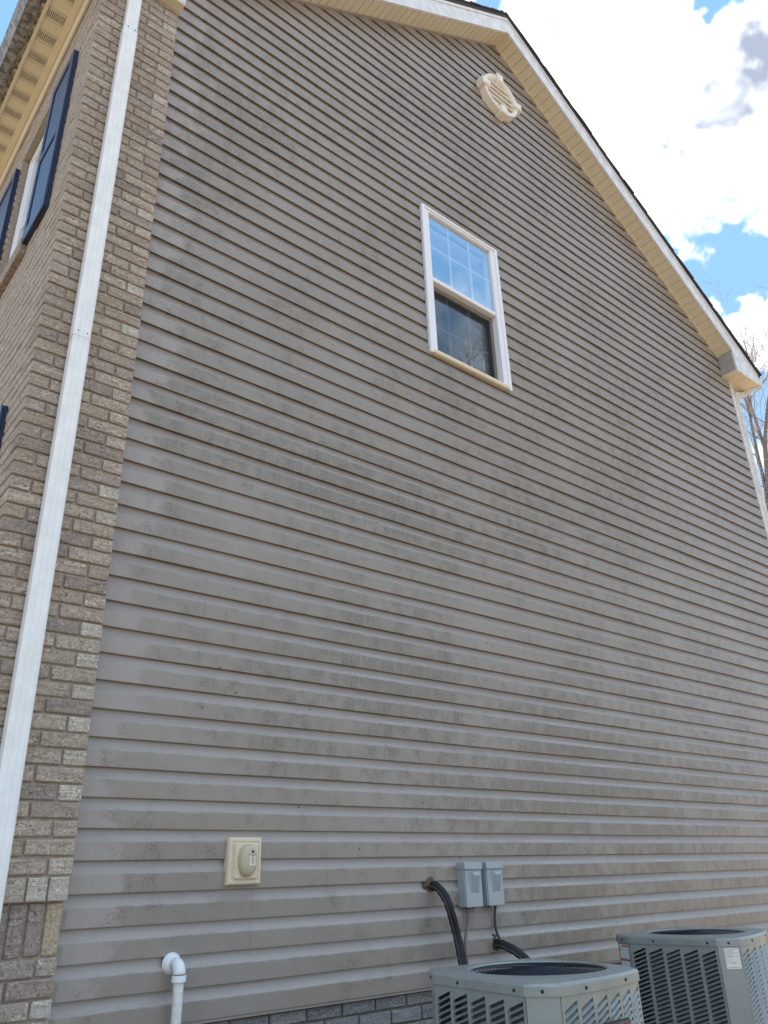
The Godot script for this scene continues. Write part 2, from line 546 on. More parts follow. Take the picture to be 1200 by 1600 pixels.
# ------------------------------------------------------------------ windows
# a double-hung window in the plane z = 0 of its own node, x right, y up, the room behind it at -z
func window_part(parent: Node, at: Vector3, turn: float, wdt: float, hgt: float, blind: bool, room := 0.6) -> void:
	var fr := 0.074
	var st := new_st()
	# outer frame: four bars with a raised outer lip
	var mid := hgt * 0.505
	for b in [[0.0, 0.0, fr, hgt], [wdt - fr, 0.0, wdt, hgt], [fr, hgt - fr * 0.46, wdt - fr, hgt]]:
		cbox2(st, v3(b[0], b[1], -0.09), v3(b[2], b[3], 0.014), 0.004)
	cbox2(st, v3(-0.012, -0.010, -0.012), v3(0.022, hgt + 0.010, 0.026), 0.005)
	cbox2(st, v3(wdt - 0.022, -0.010, -0.012), v3(wdt + 0.012, hgt + 0.010, 0.0265), 0.005)
	cbox2(st, v3(0.022, hgt - 0.016, -0.012), v3(wdt - 0.022, hgt + 0.010, 0.0255), 0.005)
	var w := done(st, "window", M.white_vinyl, parent)
	w.position = at
	w.rotation.y = turn
	st = new_st()
	cbox2(st, v3(0.022, -0.010, -0.10), v3(wdt - 0.022, 0.030, 0.032), 0.008)
	done(st, "sill", M.cream_vinyl, w)
	st = new_st()
	cbox2(st, v3(fr, mid - 0.018, -0.06), v3(wdt - fr, mid + 0.022, 0.004), 0.006)
	done(st, "meeting_rail", M.white_vinyl, w)
	# lower sash sits deeper, dark inner frame round the screen
	st = new_st()
	cbox2(st, v3(fr, 0.035, -0.075), v3(fr + 0.022, mid - 0.026, -0.045), 0.003)
	cbox2(st, v3(wdt - fr - 0.030, 0.035, -0.075), v3(wdt - fr, mid - 0.026, -0.045), 0.003)
	cbox2(st, v3(fr + 0.022, mid - 0.060, -0.076), v3(wdt - fr - 0.030, mid - 0.026, -0.045), 0.003)
	done(st, "screen_frame", M.screen_frame, w)
	st = new_st()
	quad(st, v3(fr + 0.02, 0.033, -0.058), v3(wdt - fr - 0.028, 0.033, -0.058), v3(wdt - fr - 0.028, mid - 0.058, -0.058), v3(fr + 0.02, mid - 0.058, -0.058))
	done(st, "insect_screen", M.screen, w)
	for half in 2:
		var y0 := 0.03 if half == 0 else mid + 0.028
		var y1 := mid - 0.03 if half == 0 else hgt - fr * 0.44
		var z := -0.082 if half == 0 else -0.012
		var g := new_st()
		quad(g, v3(fr - 0.01, y0, z), v3(wdt - fr + 0.01, y0, z), v3(wdt - fr + 0.01, y1, z), v3(fr - 0.01, y1, z))
		done(g, "pane", M.glass, w)
		g = new_st()
		for i in [1, 2]:
			var gx := lerpf(fr, wdt - fr, i / 3.0)
			box(g, v3(gx - 0.011, y0, z - 0.013), v3(gx + 0.011, y1, z - 0.008))
		box(g, v3(fr, (y0 + y1) * 0.5 - 0.011, z - 0.0142), v3(wdt - fr, (y0 + y1) * 0.5 + 0.011, z - 0.0092))
		done(g, "grille", M.white_vinyl, w)
	# the room behind
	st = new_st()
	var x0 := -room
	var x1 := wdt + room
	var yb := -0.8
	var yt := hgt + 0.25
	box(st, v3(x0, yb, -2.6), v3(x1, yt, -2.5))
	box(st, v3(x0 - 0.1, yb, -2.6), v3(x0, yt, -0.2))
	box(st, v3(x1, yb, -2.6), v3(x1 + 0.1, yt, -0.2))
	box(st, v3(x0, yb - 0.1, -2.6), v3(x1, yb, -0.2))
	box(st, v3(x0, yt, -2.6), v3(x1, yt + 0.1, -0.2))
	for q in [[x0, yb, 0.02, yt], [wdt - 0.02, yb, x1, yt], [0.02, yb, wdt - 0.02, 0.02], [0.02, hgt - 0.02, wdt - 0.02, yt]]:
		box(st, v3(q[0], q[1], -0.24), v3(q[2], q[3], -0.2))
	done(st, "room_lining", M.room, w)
	if blind:
		st = new_st()
		for i in 9:
			cbox(st, v3(wdt * 0.5, hgt - 0.10 - i * 0.026, -0.13), v3(wdt - 0.14, 0.003, 0.045), 0.001, 0.0, Basis(Vector3.RIGHT, 0.5))
		cbox2(st, v3(0.06, hgt - 0.09, -0.16), v3(wdt - 0.06, hgt - 0.05, -0.10), 0.004)
		done(st, "blind", M.white_vinyl, w)

func shutter(parent: Node, z0: float, z1: float, y0: float, y1: float) -> void:
	# on the front wall, facing -x
	var x := -0.537
	var st := new_st()
	cbox2(st, v3(x - 0.014, y0, z0), v3(x, y1, z1), 0.002)
	for b in [[z0, y0, z0 + 0.05, y1], [z1 - 0.05, y0, z1, y1], [z0 + 0.05, y1 - 0.06, z1 - 0.05, y1], [z0 + 0.05, y0, z1 - 0.05, y0 + 0.09], [z0 + 0.05, (y0 + y1) * 0.5 - 0.03, z1 - 0.05, (y0 + y1) * 0.5 + 0.03]]:
		cbox2(st, v3(x - 0.032, b[1], b[0]), v3(x - 0.0142, b[3], b[2]), 0.004)
	var s := done(st, "shutter", M.shutter, parent)
	s.set_meta("label", "dark navy shutter")
	st = new_st()
	for q in [[y0 + 0.11, (y0 + y1) * 0.5 - 0.05], [(y0 + y1) * 0.5 + 0.05, y1 - 0.08]]:
		cbox2(st, v3(x - 0.026, q[0], z0 + 0.07), v3(x - 0.0144, q[1], z1 - 0.07), 0.009)
	done(st, "raised_panel", M.shutter, s)

# ------------------------------------------------------------------ house
func build_house() -> void:
	var H := thing("house", "two storey house with grey brown lap siding gable, brick corner and dark roof", "house")
	wob.seed = 4
	wob.frequency = 0.02
	var win := Rect2(2.272, 4.215, 0.905, 1.515)
	# ---- gable wall behind the siding, with the window hole
	var st := new_st()
	var inner := PackedVector2Array([Vector2(-0.43, -0.02), Vector2(win.position.x + 0.0, -0.02), Vector2(win.position.x, rake_y(win.position.x)), Vector2(-0.43, rake_y(-0.43))])
	prism(st, inner, -0.16, -0.026)
	prism(st, PackedVector2Array([Vector2(win.end.x, -0.02), Vector2(7.49, -0.02), Vector2(7.49, rake_y(7.49)), Vector2(APX, APY), Vector2(win.end.x, rake_y(win.end.x))]), -0.16, -0.026)
	prism(st, PackedVector2Array([Vector2(win.position.x, -0.02), Vector2(win.end.x, -0.02), Vector2(win.end.x, win.position.y), Vector2(win.position.x, win.position.y)]), -0.16, -0.026)
	prism(st, PackedVector2Array([Vector2(win.position.x, win.end.y), Vector2(win.end.x, win.end.y), Vector2(win.end.x, rake_y(win.end.x)), Vector2(win.position.x, rake_y(win.position.x))]), -0.16, -0.026)
	var wall := done(st, "gable_wall", M.sheathing, H)
	var seams := {0: 0.475, 1: 0.866, 2: 1.302, 3: 1.834, 5: 2.288, 7: 0.52, 8: 1.086}
	var pairs := int(ceil(APY / (2.0 * P)))
	for j in pairs:
		var s: float = seams.get(j, fmod(j * 1.37 + 0.35, 3.55))
		var cuts := [-0.033]
		while s < 7.3:
			if s > 0.15: cuts.append(s)
			s += 3.62
		cuts.append(7.492)
		for i in cuts.size() - 1:
			var xa: float = cuts[i]
			var xb: float = cuts[i + 1] + (0.02 if i < cuts.size() - 2 else 0.0)
			if j * 2 * P > win.position.y and (j * 2 + 2) * P < win.end.y and xa < win.position.x and xb > win.end.x:
				siding_panel(j, xa, win.position.x, 0.0013 * i, wall, win)
				siding_panel(j, win.end.x, xb, 0.0013 * i, wall, win)
			else:
				siding_panel(j, xa, xb, 0.0013 * i, wall, win)
	# starter lip under the lowest course and corner post
	st = new_st()
	box(st, v3(-0.033, -0.012, -0.021), v3(7.49, -0.001, -0.006))
	done(st, "starter_strip", M.siding_plain, H)
	st = new_st()
	cbox2(st, v3(7.492, -0.02, -0.08), v3(7.572, 6.11, 0.006), 0.003)
	done(st, "corner_post", M.trim_cream, H)
	# ---- other walls
	st = new_st()
	box(st, v3(7.43, -0.02, -9.0), v3(7.565, 6.12, -0.16))
	done(st, "rear_wall", M.siding_plain, H)
	st = new_st()
	prism(st, PackedVector2Array([Vector2(-0.43, GROUND), Vector2(7.43, GROUND), Vector2(7.43, rake_y(7.43)), Vector2(APX, APY), Vector2(-0.43, rake_y(-0.43))]), -9.0, -8.85)
	done(st, "far_gable_wall", M.siding_plain, H)
	# ---- foundation under the siding
	st = new_st()
	box(st, v3(-0.10, GROUND - 0.2, -0.16), v3(7.56, -0.013, -0.052))
	box(st, v3(7.43, GROUND - 0.2, -9.0), v3(7.56, -0.021, -0.161))
	var fnd := done(st, "foundation", M.mortar_grey, H)
	var fst := new_st()
	for c in 11:
		var y1 := -0.012 - c * BC
		var x := -0.03 - (0.104 if c % 2 else 0.0)
		while x < 7.5:
			var lo := v3(maxf(x, -0.03), y1 - BC + 0.010, -0.10)
			var hi := v3(minf(x + 0.198, 7.55), y1, -0.040)
			if hi.x - lo.x > 0.02:
				if c < 3 and x < 3.6: brick(fnd, lo, hi, M.grey_bricks)
				else: cbox(fst, (lo + hi) * 0.5, hi - lo, 0.004)
			x += 0.208
	var fo := done(fst, "brickwork", M.grey_bricks[0], fnd)
	fo.set_meta("kind", "stuff")
	build_brick_corner(H)
	build_roof(H)
	# ---- windows
	window_part(H, v3(win.position.x, win.position.y, 0.0), 0.0, win.size.x, win.size.y, true)
	for y in [4.16, 1.45]:
		window_part(H, v3(-0.462, y, -1.395), -PI / 2, 0.75, 1.40, false, 0.3)
		shutter(H, -0.62, -0.215, y - 0.05, y + 1.31)
		shutter(H, -1.86, -1.42, y - 0.05, y + 1.31)
		st = new_st()
		for i in 10:
			var z := -0.60 - i * 0.088
			cbox2(st, v3(-0.575, y - 0.115, z - 0.078), v3(-0.46, y - 0.004, z), 0.004)
		done(st, "sill_bricks", M.bricks[2], H)
	build_vent(H)

func build_brick_corner(H: Node) -> void:
	var top := 5.95
	var st := new_st()
	# mortar core: return on the gable side, front wall with two window holes
	box(st, v3(-0.526, 0.487, -0.02), v3(-0.040, top + 0.4, 0.088))
	box(st, v3(-0.514, GROUND - 0.2, -0.02), v3(-0.052, 0.487, 0.070))
	var m := done(st, "brick_return", M.mortar, H)
	st = new_st()
	for q in [[-9.0, 0.06, GROUND - 0.2, 0.486], [-0.60, 0.07, 0.486, 6.3], [-9.0, -1.42, 0.486, 6.3], [-1.42, -0.60, 0.486, 1.40], [-1.42, -0.60, 2.87, 4.11], [-1.42, -0.60, 5.575, 6.3]]:
		box(st, v3(-0.5125 if q[3] < 0.5 else -0.5255, q[2], q[0]), v3(-0.43, q[3], q[1]))
	var f := done(st, "front_wall", M.mortar_front, H)
	var front := new_st()
	var row := 0
	# water table: soldier course 0.295..0.487 and a rowlock above it
	for i in 7:
		var xs := -0.520 + i * 0.0690
		brick(m, v3(xs, 0.300, 0.0), v3(xs + 0.0600, 0.482, 0.082), [M.brick_tan] if i == 6 else M.bricks_dark)
	for i in 6:
		var xr := -0.535 + i * 0.0838
		brick(m, v3(xr, 0.4885, 0.0), v3(xr + 0.0745, 0.5745, 0.104), M.bricks_pale if i > 3 else M.bricks)
	for i in 60:
		var zz := 0.10 - i * 0.07
		cbox2(front, v3(-0.525, 0.300, zz - 0.060), v3(-0.45, 0.482, zz), 0.004)
		cbox2(front, v3(-0.537, 0.4885, zz - 0.0605), v3(-0.45, 0.5745, zz), 0.004)
	var y := 0.5845
	var ys := []
	while y < top:
		ys.append([y, false]); y += BC
	y = 0.290 - (BC - 0.010)
	while y > GROUND - 0.1:
		ys.append([y, true]); y -= BC
	for q in ys:
		y = q[0]
		var low: bool = q[1]
		var xo := 0.010 if low else 0.0
		var x0 := -0.535 + xo
		var zf := 0.100 - xo * 1.6
		var y1 := y + BC - 0.010
		row += 1
		var end := -0.033 - xo
		if row % 2:
			for e in [[x0, x0 + 0.193, -0.0], [x0 + 0.203, x0 + 0.396, 0.0], [x0 + 0.406, end, 0.0]]:
				brick(m, v3(e[0], y, e[2]), v3(e[1], y1, zf), M.bricks_pale if e[1] == end and rng.randf() < 0.6 else M.bricks)
		else:
			for e in [[x0, x0 + 0.092, -0.093], [x0 + 0.102, x0 + 0.295, 0.0], [x0 + 0.305, end, 0.0]]:
				brick(m, v3(e[0], y, e[2]), v3(e[1], y1, zf), M.bricks)
		# front wall bricks
		var z := -0.010 if row % 2 else -0.103
		while z > -6.0:
			var z1 := z - 0.193
			if z > -1.43 and z1 < -0.60 and ((y1 > 1.345 and y < 2.86) or (y1 > 4.05 and y < 5.57)):
				if z > -0.60: z1 = maxf(z1, -0.602)
				elif z1 < -1.42: z = -1.42
				else:
					z -= 0.203
					continue
			if z - z1 > 0.03:
				cbox(front, v3((x0 - 0.45) * 0.5 + rng.randf_range(-0.0015, 0.0015), (y + y1) * 0.5, (z + z1) * 0.5), v3(-0.45 - x0, y1 - y, z - z1), 0.004, 0.0016)
			z = z1 - 0.010
	var fb := done(front, "brickwork", M.brick_front, f)
	fb.set_meta("kind", "stuff")

func build_roof(H: Node) -> void:
	var OZ := 0.200           # rake overhang
	var st := new_st()
	var XE := 7.955            # back eave edge
	var XF := -0.80           # front eave edge
	# roof deck, two slabs
	var fa := 0.235           # fascia height, vertical
	for side in 2:
		var s := SL if side == 0 else SR
		var xe := XF if side == 0 else XE
		var ye := APY - s * absf(APX - xe)
		var poly := PackedVector2Array([Vector2(APX, APY + fa + 0.055), Vector2(xe, ye + fa + 0.055), Vector2(xe, ye + fa), Vector2(APX, APY + fa)])
		if side == 1: poly.reverse()
		prism(st, poly, -9.2, OZ + 0.012)
	var roof := done(st, "roof", M.shingle, H)
	# shingle butts stepping down each rake edge
	for side in 2:
		var s2 := SL if side == 0 else SR
		var sg := -1.0 if side == 0 else 1.0
		var ang := -sg * atan(s2)
		var run := 0.0
		var total := (4.40 if side == 0 else 4.32)
		while run < total:
			var ln := 0.143
			var g := new_st()
			cbox(g, Vector3.ZERO, v3(0.17 / cos(ang), 0.016, 0.30), 0.003, 0.003)
			var o := done(g, "shingle", M.shingle, roof)
			o.position = v3(APX + sg * (run + 0.07), APY + fa + 0.055 - s2 * (run + 0.07) + 0.012, OZ - 0.125 + rng.randf_range(-0.004, 0.007))
			o.rotation.z = ang + sg * 0.045
			run += ln * cos(ang)
	st = new_st()
	cbox2(st, v3(APX - 0.09, APY + fa + 0.02, -9.2), v3(APX + 0.09, APY + fa + 0.085, OZ + 0.014), 0.02)
	done(st, "ridge_cap", M.shingle, roof)
	# rake fascia boards with a drip edge above
	for side in 2:
		var s3 := SL if side == 0 else SR
		var xe2 := XF + 0.02 if side == 0 else XE - 0.055
		st = new_st()
		var bot := APY - 0.005
		var ye2 := bot - s3 * absf(APX - xe2)
		var cut := 6.085
		var p2: PackedVector2Array
		if side == 1:
			p2 = PackedVector2Array([Vector2(APX, bot), Vector2(7.36, bot - s3 * (7.36 - APX)), Vector2(7.36, cut), Vector2(xe2, cut), Vector2(xe2, ye2 + 0.20), Vector2(APX, bot + 0.20)])
		else:
			var xc2 := APX - (bot - cut) / s3
			p2 = PackedVector2Array([Vector2(APX, bot + 0.20), Vector2(xe2, ye2 + 0.20), Vector2(xe2, cut), Vector2(xc2, cut), Vector2(APX, bot)])
		prism(st, p2, OZ - 0.022, OZ)
		done(st, "rake_fascia", M.fascia, H)
		st = new_st()
		var p3 := PackedVector2Array([Vector2(APX, bot + 0.2005), Vector2(xe2, ye2 + 0.2005), Vector2(xe2, ye2 + 0.243), Vector2(APX, bot + 0.243)])
		if side == 0: p3.reverse()
		prism(st, p3, OZ - 0.02, OZ + 0.009)
		done(st, "drip_edge", M.fascia, H)
		# soffit boards, each with its groove
		var xend := 7.36 if side == 1 else -0.60
		var n := int(absf(xend - APX) / 0.0835)
		for i in n:
			var sg2 := 1.0 if side == 1 else -1.0
			var a0 := i * 0.0835
			var a1 := a0 + 0.0786
			var g2 := new_st()
			var dz := 0.0
			for e in [[a0, a1, 0.0]]:
				var xa: float = APX + sg2 * e[0]
				var xb: float = APX + sg2 * e[1]
				var ya: float = APY - s3 * e[0]
				var yb: float = APY - s3 * e[1]
				var pp := PackedVector2Array([Vector2(xa, ya), Vector2(xb, yb), Vector2(xb, yb + 0.012), Vector2(xa, ya + 0.012)])
				if side == 0: pp.reverse()
				prism(g2, pp, -0.012, OZ - 0.024)
			done(g2, "soffit_board", M.soffit, H)
		# backing above the grooves, and the small trim along the wall
		st = new_st()
		var ln2 := absf(xend - APX)
		var sg3 := 1.0 if side == 1 else -1.0
		var pb := PackedVector2Array([Vector2(APX, APY + 0.014), Vector2(APX + sg3 * ln2, APY + 0.014 - s3 * ln2), Vector2(APX + sg3 * ln2, APY + 0.03 - s3 * ln2), Vector2(APX, APY + 0.03)])
		if side == 0: pb.reverse()
		prism(st, pb, -0.03, OZ - 0.024)
		done(st, "soffit_backing", M.soffit, H)
		st = new_st()
		var pt := PackedVector2Array([Vector2(APX, APY - 0.022), Vector2(APX + sg3 * ln2, APY - 0.022 - s3 * ln2), Vector2(APX + sg3 * ln2, APY - 0.002 - s3 * ln2), Vector2(APX, APY - 0.002)])
		if side == 0: pt.reverse()
		prism(st, pt, -0.02, 0.010)
		done(st, "soffit_channel", M.siding_plain if side == 0 else M.soffit, H)
	# ---- back eave: boxed return at the gable end, eave soffit, fascia, gutter
	st = new_st()
	prism(st, PackedVector2Array([Vector2(7.355, 6.105), Vector2(7.50, 6.105), Vector2(7.50, APY - SR * 3.90 + 0.02), Vector2(7.355, APY - SR * 3.755 + 0.02)]), 0.0, OZ - 0.0235)
	done(st, "return_box", M.box_grey, H)
	st = new_st()
	for i in 4:
		cbox2(st, v3(7.357 + i * 0.131, 6.088, -0.10), v3(7.357 + i * 0.131 + 0.128, 6.103, OZ - 0.0235), 0.002)
	done(st, "return_soffit", M.soffit, H)
	for i in 40:
		st = new_st()
		cbox2(st, v3(7.575, 6.0885, -0.203 - i * 0.1), v3(7.879, 6.1015, -0.1035 - i * 0.1 - 0.002), 0.003)
		done(st, "eave_soffit_board", M.soffit, H)
	st = new_st()
	box(st, v3(7.566, 6.104, -9.0), v3(7.88, 6.115, -0.16))
	box(st, v3(7.88, 6.09, -9.2), v3(7.90, 6.20, OZ - 0.0235))
	done(st, "eave_fascia", M.fascia, H)
	gutter(H, 7.903, 1.0, OZ + 0.004, 6.085)
	# ---- front eave
	st = new_st()
	cbox2(st, v3(-0.555, 5.925, -9.0), v3(-0.5365, 6.075, 0.09), 0.003)
	done(st, "frieze_board", M.soffit, H)
	st = new_st()
	cbox2(st, v3(-0.600, 6.062, -9.0), v3(-0.556, 6.076, 0.10), 0.003)
	done(st, "soffit_channel", M.soffit, H)
	for i in 46:
		var zz := 0.098 - i * 0.098
		st = new_st()
		if i % 4 == 2 or i % 4 == 0:          # vented board: a frame with bars and open slots
			cbox2(st, v3(-0.735, 6.0765, zz - 0.0945), v3(-0.722, 6.088, zz), 0.002)
			cbox2(st, v3(-0.598, 6.0765, zz - 0.0945), v3(-0.585, 6.088, zz), 0.002)
			cbox2(st, v3(-0.722, 6.0766, zz - 0.014), v3(-0.598, 6.088, zz), 0.002)
			cbox2(st, v3(-0.722, 6.0766, zz - 0.0945), v3(-0.598, 6.088, zz - 0.080), 0.002)
			for v in 11:
				box(st, v3(-0.7185 + v * 0.0112, 6.0770, zz - 0.080), v3(-0.7125 + v * 0.0112, 6.080, zz - 0.014))
		else:
			cbox2(st, v3(-0.735, 6.0765, zz - 0.0945), v3(-0.585, 6.088, zz), 0.003)
		done(st, "eave_soffit_board", M.soffit, H)
	st = new_st()
	box(st, v3(-0.74, 6.20, -9.0), v3(-0.53, 6.22, 0.10))
	box(st, v3(-0.772, 6.070, -9.2), v3(-0.752, 6.26, OZ - 0.0235))
	done(st, "eave_fascia", M.fascia_stained, H)
	st = new_st()
	cbox2(st, v3(-0.752, 6.0665, -9.0), v3(-0.728, 6.0785, OZ - 0.0235), 0.002)
	done(st, "fascia_lip", M.soffit, H)
	gutter(H, -0.774, -1.0, OZ - 0.01, 6.115)
	# return box over the brick corner
	st = new_st()
	cbox2(st, v3(-0.75, 5.972, 0.0), v3(-0.022, 6.60, OZ - 0.0235), 0.004)
	done(st, "return_box", M.fascia, H)
	st = new_st()
	cbox2(st, v3(-0.735, 5.958, 0.0), v3(-0.024, 5.971, OZ - 0.026), 0.002)
	done(st, "return_soffit", M.soffit, H)
	downspouts(H)

func gutter(H: Node, x: float, s: float, z1: float, y: float) -> void:
	var st := new_st()
	# K profile, open at the top, swept along z; x grows outwards by s
	var pr := [[0.0, 0.125], [0.0, 0.0], [0.078, 0.0], [0.082, 0.035], [0.110, 0.085], [0.118, 0.120], [0.110, 0.128], [0.103, 0.122]]
	for i in pr.size() - 1:
		var a := v3(x + s * pr[i][0], y + pr[i][1], z1)
		var b := v3(x + s * pr[i + 1][0], y + pr[i + 1][1], z1)
		var len_ := 9.3
		quad(st, a, b, b - v3(0, 0, len_), a - v3(0, 0, len_))
	var cap := []
	for i in 6: cap.append(v3(x + s * pr[i][0], y + pr[i][1], z1))
	for i in range(1, 5): tri(st, cap[0], cap[i], cap[i + 1])
	done(st, "gutter", M.gutter_stained if s < 0 else M.trim_cream, H)

# corrugated rectangular downspout section from y0 to y1 (x, z of its outer left corner)
func spout_section(x0: float, x1: float, z0: float, z1: float, y0: float, y1: float, called: String, parent: Node, m: Material) -> MeshInstance3D:
	var st := new_st()
	var pts := []
	var n := 3
	for i in n:
		var a := x0 + 0.006 + (x1 - x0 - 0.012) * i / n
		var wd := (x1 - x0 - 0.012) / n
		pts.append(Vector2(a, z1)); pts.append(Vector2(a + wd * 0.62, z1)); pts.append(Vector2(a + wd * 0.72, z1 - 0.0028)); pts.append(Vector2(a + wd * 0.92, z1 - 0.0028))
	pts.append(Vector2(x1 - 0.006, z1)); pts.append(Vector2(x1, z1 - 0.006)); pts.append(Vector2(x1, z0)); pts.append(Vector2(x0, z0)); pts.append(Vector2(x0, z1 - 0.006))
	for i in pts.size():
		var a2: Vector2 = pts[i]
		var b2: Vector2 = pts[(i + 1) % pts.size()]
		quad(st, v3(a2.x, y0, a2.y), v3(b2.x, y0, b2.y), v3(b2.x, y1, b2.y), v3(a2.x, y1, a2.y))
	return done(st, called, m, parent)

func downspouts(H: Node) -> void:
	# near one, on the brick return: three sleeves, the upper end of each one crimped into the next
	var top := spout_section(-0.384, -0.304, 0.112, 0.166, 5.40, 6.12, "downspout", H, M.spout)
	spout_section(-0.388, -0.300, 0.110, 0.170, 3.05, 5.42, "sleeve", top, M.spout)
	spout_section(-0.386, -0.298, 0.108, 0.168, GROUND + 0.12, 3.07, "sleeve", top, M.spout)
	for q in [[3.05, 0.171], [5.40, 0.171]]:
		var st := new_st()
		for i in 2:
			lathe(st, v3(-0.366 + i * 0.045, q[0] + 0.03, 0.168), v3(0, 0, 1), [[0.0, 0.0], [0.0, 0.004], [0.004, 0.003], [0.004, 0.0]], 8)
		done(st, "screw", M.dark_hole, top)
	# far one, behind the corner post, with its elbow back from the gutter
	var far := spout_section(7.600, 7.680, -0.075, 0.002, GROUND + 0.12, 5.93, "downspout", H, M.trim_cream)
	var st2 := new_st()
	var prev := []
	for k in 6:
		var t := k / 5.0
		var cx := lerpf(7.64, 7.95, smoothstep(0.0, 1.0, t))
		var cy := lerpf(5.92, 6.088, t)
		var ring := []
		for c in [[-0.042, -0.076], [0.042, -0.076], [0.042, 0.003], [-0.042, 0.003]]:
			ring.append(v3(cx + c[0], cy - c[0] * 0.35, c[1]))
		if k > 0:
			for e in 4: quad(st2, prev[(e + 1) % 4], prev[e], ring[e], ring[(e + 1) % 4])
		prev = ring
	done(st2, "elbow", M.trim_cream, far)
	st2 = new_st()
	cbox2(st2, v3(7.545, 5.80, -0.01), v3(7.61, 5.825, 0.009), 0.001)
	done(st2, "strap", M.trim_cream, far)

func build_vent(H: Node) -> void:
	var c := v3(3.495, 8.015, 0.0)
	var st := new_st()
	lathe(st, c, v3(0, 0, 1), [[-0.01, 0.268], [0.070, 0.262], [0.078, 0.256], [0.078, 0.232], [0.070, 0.226], [0.070, 0.216], [0.060, 0.210], [0.012, 0.206], [0.010, 0.0]], 48, false)
	var v := done(st, "gable_vent", M.vent, H)
	v.set_meta("label", "round cream gable vent with four keystones")
	for i in 5:
		var y := -0.150 + i * 0.075
		var half := sqrt(0.205 * 0.205 - y * y)
		var g := new_st()
		cbox(g, Vector3.ZERO, v3(half * 2.0, 0.012, 0.062), 0.003, 0.0, Basis(Vector3.RIGHT, 0.8))
		var o := done(g, "louver_slat", M.vent, v)
		o.position = c + v3(0, y, 0.044)
	for i in 4:
		var a := i * PI / 2
		var d := v3(cos(a), sin(a), 0)
		var t := v3(-sin(a), cos(a), 0)
		var g2 := new_st()
		var r0 := 0.180
		var r1 := 0.298
		var f := []
		for q in [[r0, -0.036], [r1, -0.050], [r1, 0.050], [r0, 0.036]]: f.append(c + d * q[0] + t * q[1])
		var f2 := []
		for q in [[r0 + 0.01, -0.028], [r1 - 0.01, -0.042], [r1 - 0.01, 0.042], [r0 + 0.01, 0.028]]: f2.append(c + d * q[0] + t * q[1] + v3(0, 0, 0.100))
		var fm := []
		for p in f: fm.append(p + v3(0, 0, 0.090))
		quad(g2, f2[0], f2[1], f2[2], f2[3])
		for e in 4:
			var e2 := (e + 1) % 4
			quad(g2, f[e], f[e2], fm[e2], fm[e])
			quad(g2, fm[e], fm[e2], f2[e2], f2[e])
		done(g2, "keystone", M.vent, v)

# ------------------------------------------------------------------ air conditioner
const PITCH := 0.0952            # one louvre column
func footprint(stretch: float) -> Array:       # [[a, b, kind]] facets in the unit's own xz plane; kind 0 louvre column of the side panel, 1 of the front panel, 2 corner, 3 rear panels
	var out := []
	var p := Vector2(0, 0)
	for i in 5:
		var q := p + Vector2(0, PITCH * 1.04)
		out.append([p, q, 0])
		p = q
	var c := p + Vector2(0.078, 0.084)
	out.append([p, c, 2])
	p = c
	for i in 6:
		var a := deg_to_rad(-2.0 - 3.6 * i)
		var q2 := p + Vector2(cos(a), sin(a)) * PITCH * 0.87 * stretch
		out.append([p, q2, 1])
		p = q2
	for q3 in [[p + Vector2(0.055, -0.10), 2], [Vector2(p.x + 0.055, -0.04), 3], [Vector2(p.x - 0.015, -0.115), 2], [Vector2(0.070, -0.115), 3], [Vector2(0, 0), 2]]:
		out.append([p, q3[0], q3[1]])
		p = q3[0]
	return out

func facet_frame(f: Array) -> Transform3D:        # x along the facet, y up, z outwards, origin at its left end seen from outside
	var a: Vector2 = f[0]
	var b: Vector2 = f[1]
	var t := (b - a).normalized()
	var tx := v3(t.x, 0, t.y)
	var nz := tx.cross(Vector3.UP)
	return Transform3D(Basis(tx, Vector3.UP, nz), v3(a.x, 0, a.y))

func fbox(st: SurfaceTool, tr: Transform3D, lo: Vector3, hi: Vector3) -> void:
	var s2 := new_st()
	box(s2, lo, hi)
	st.append_from(s2.commit(), 0, tr)

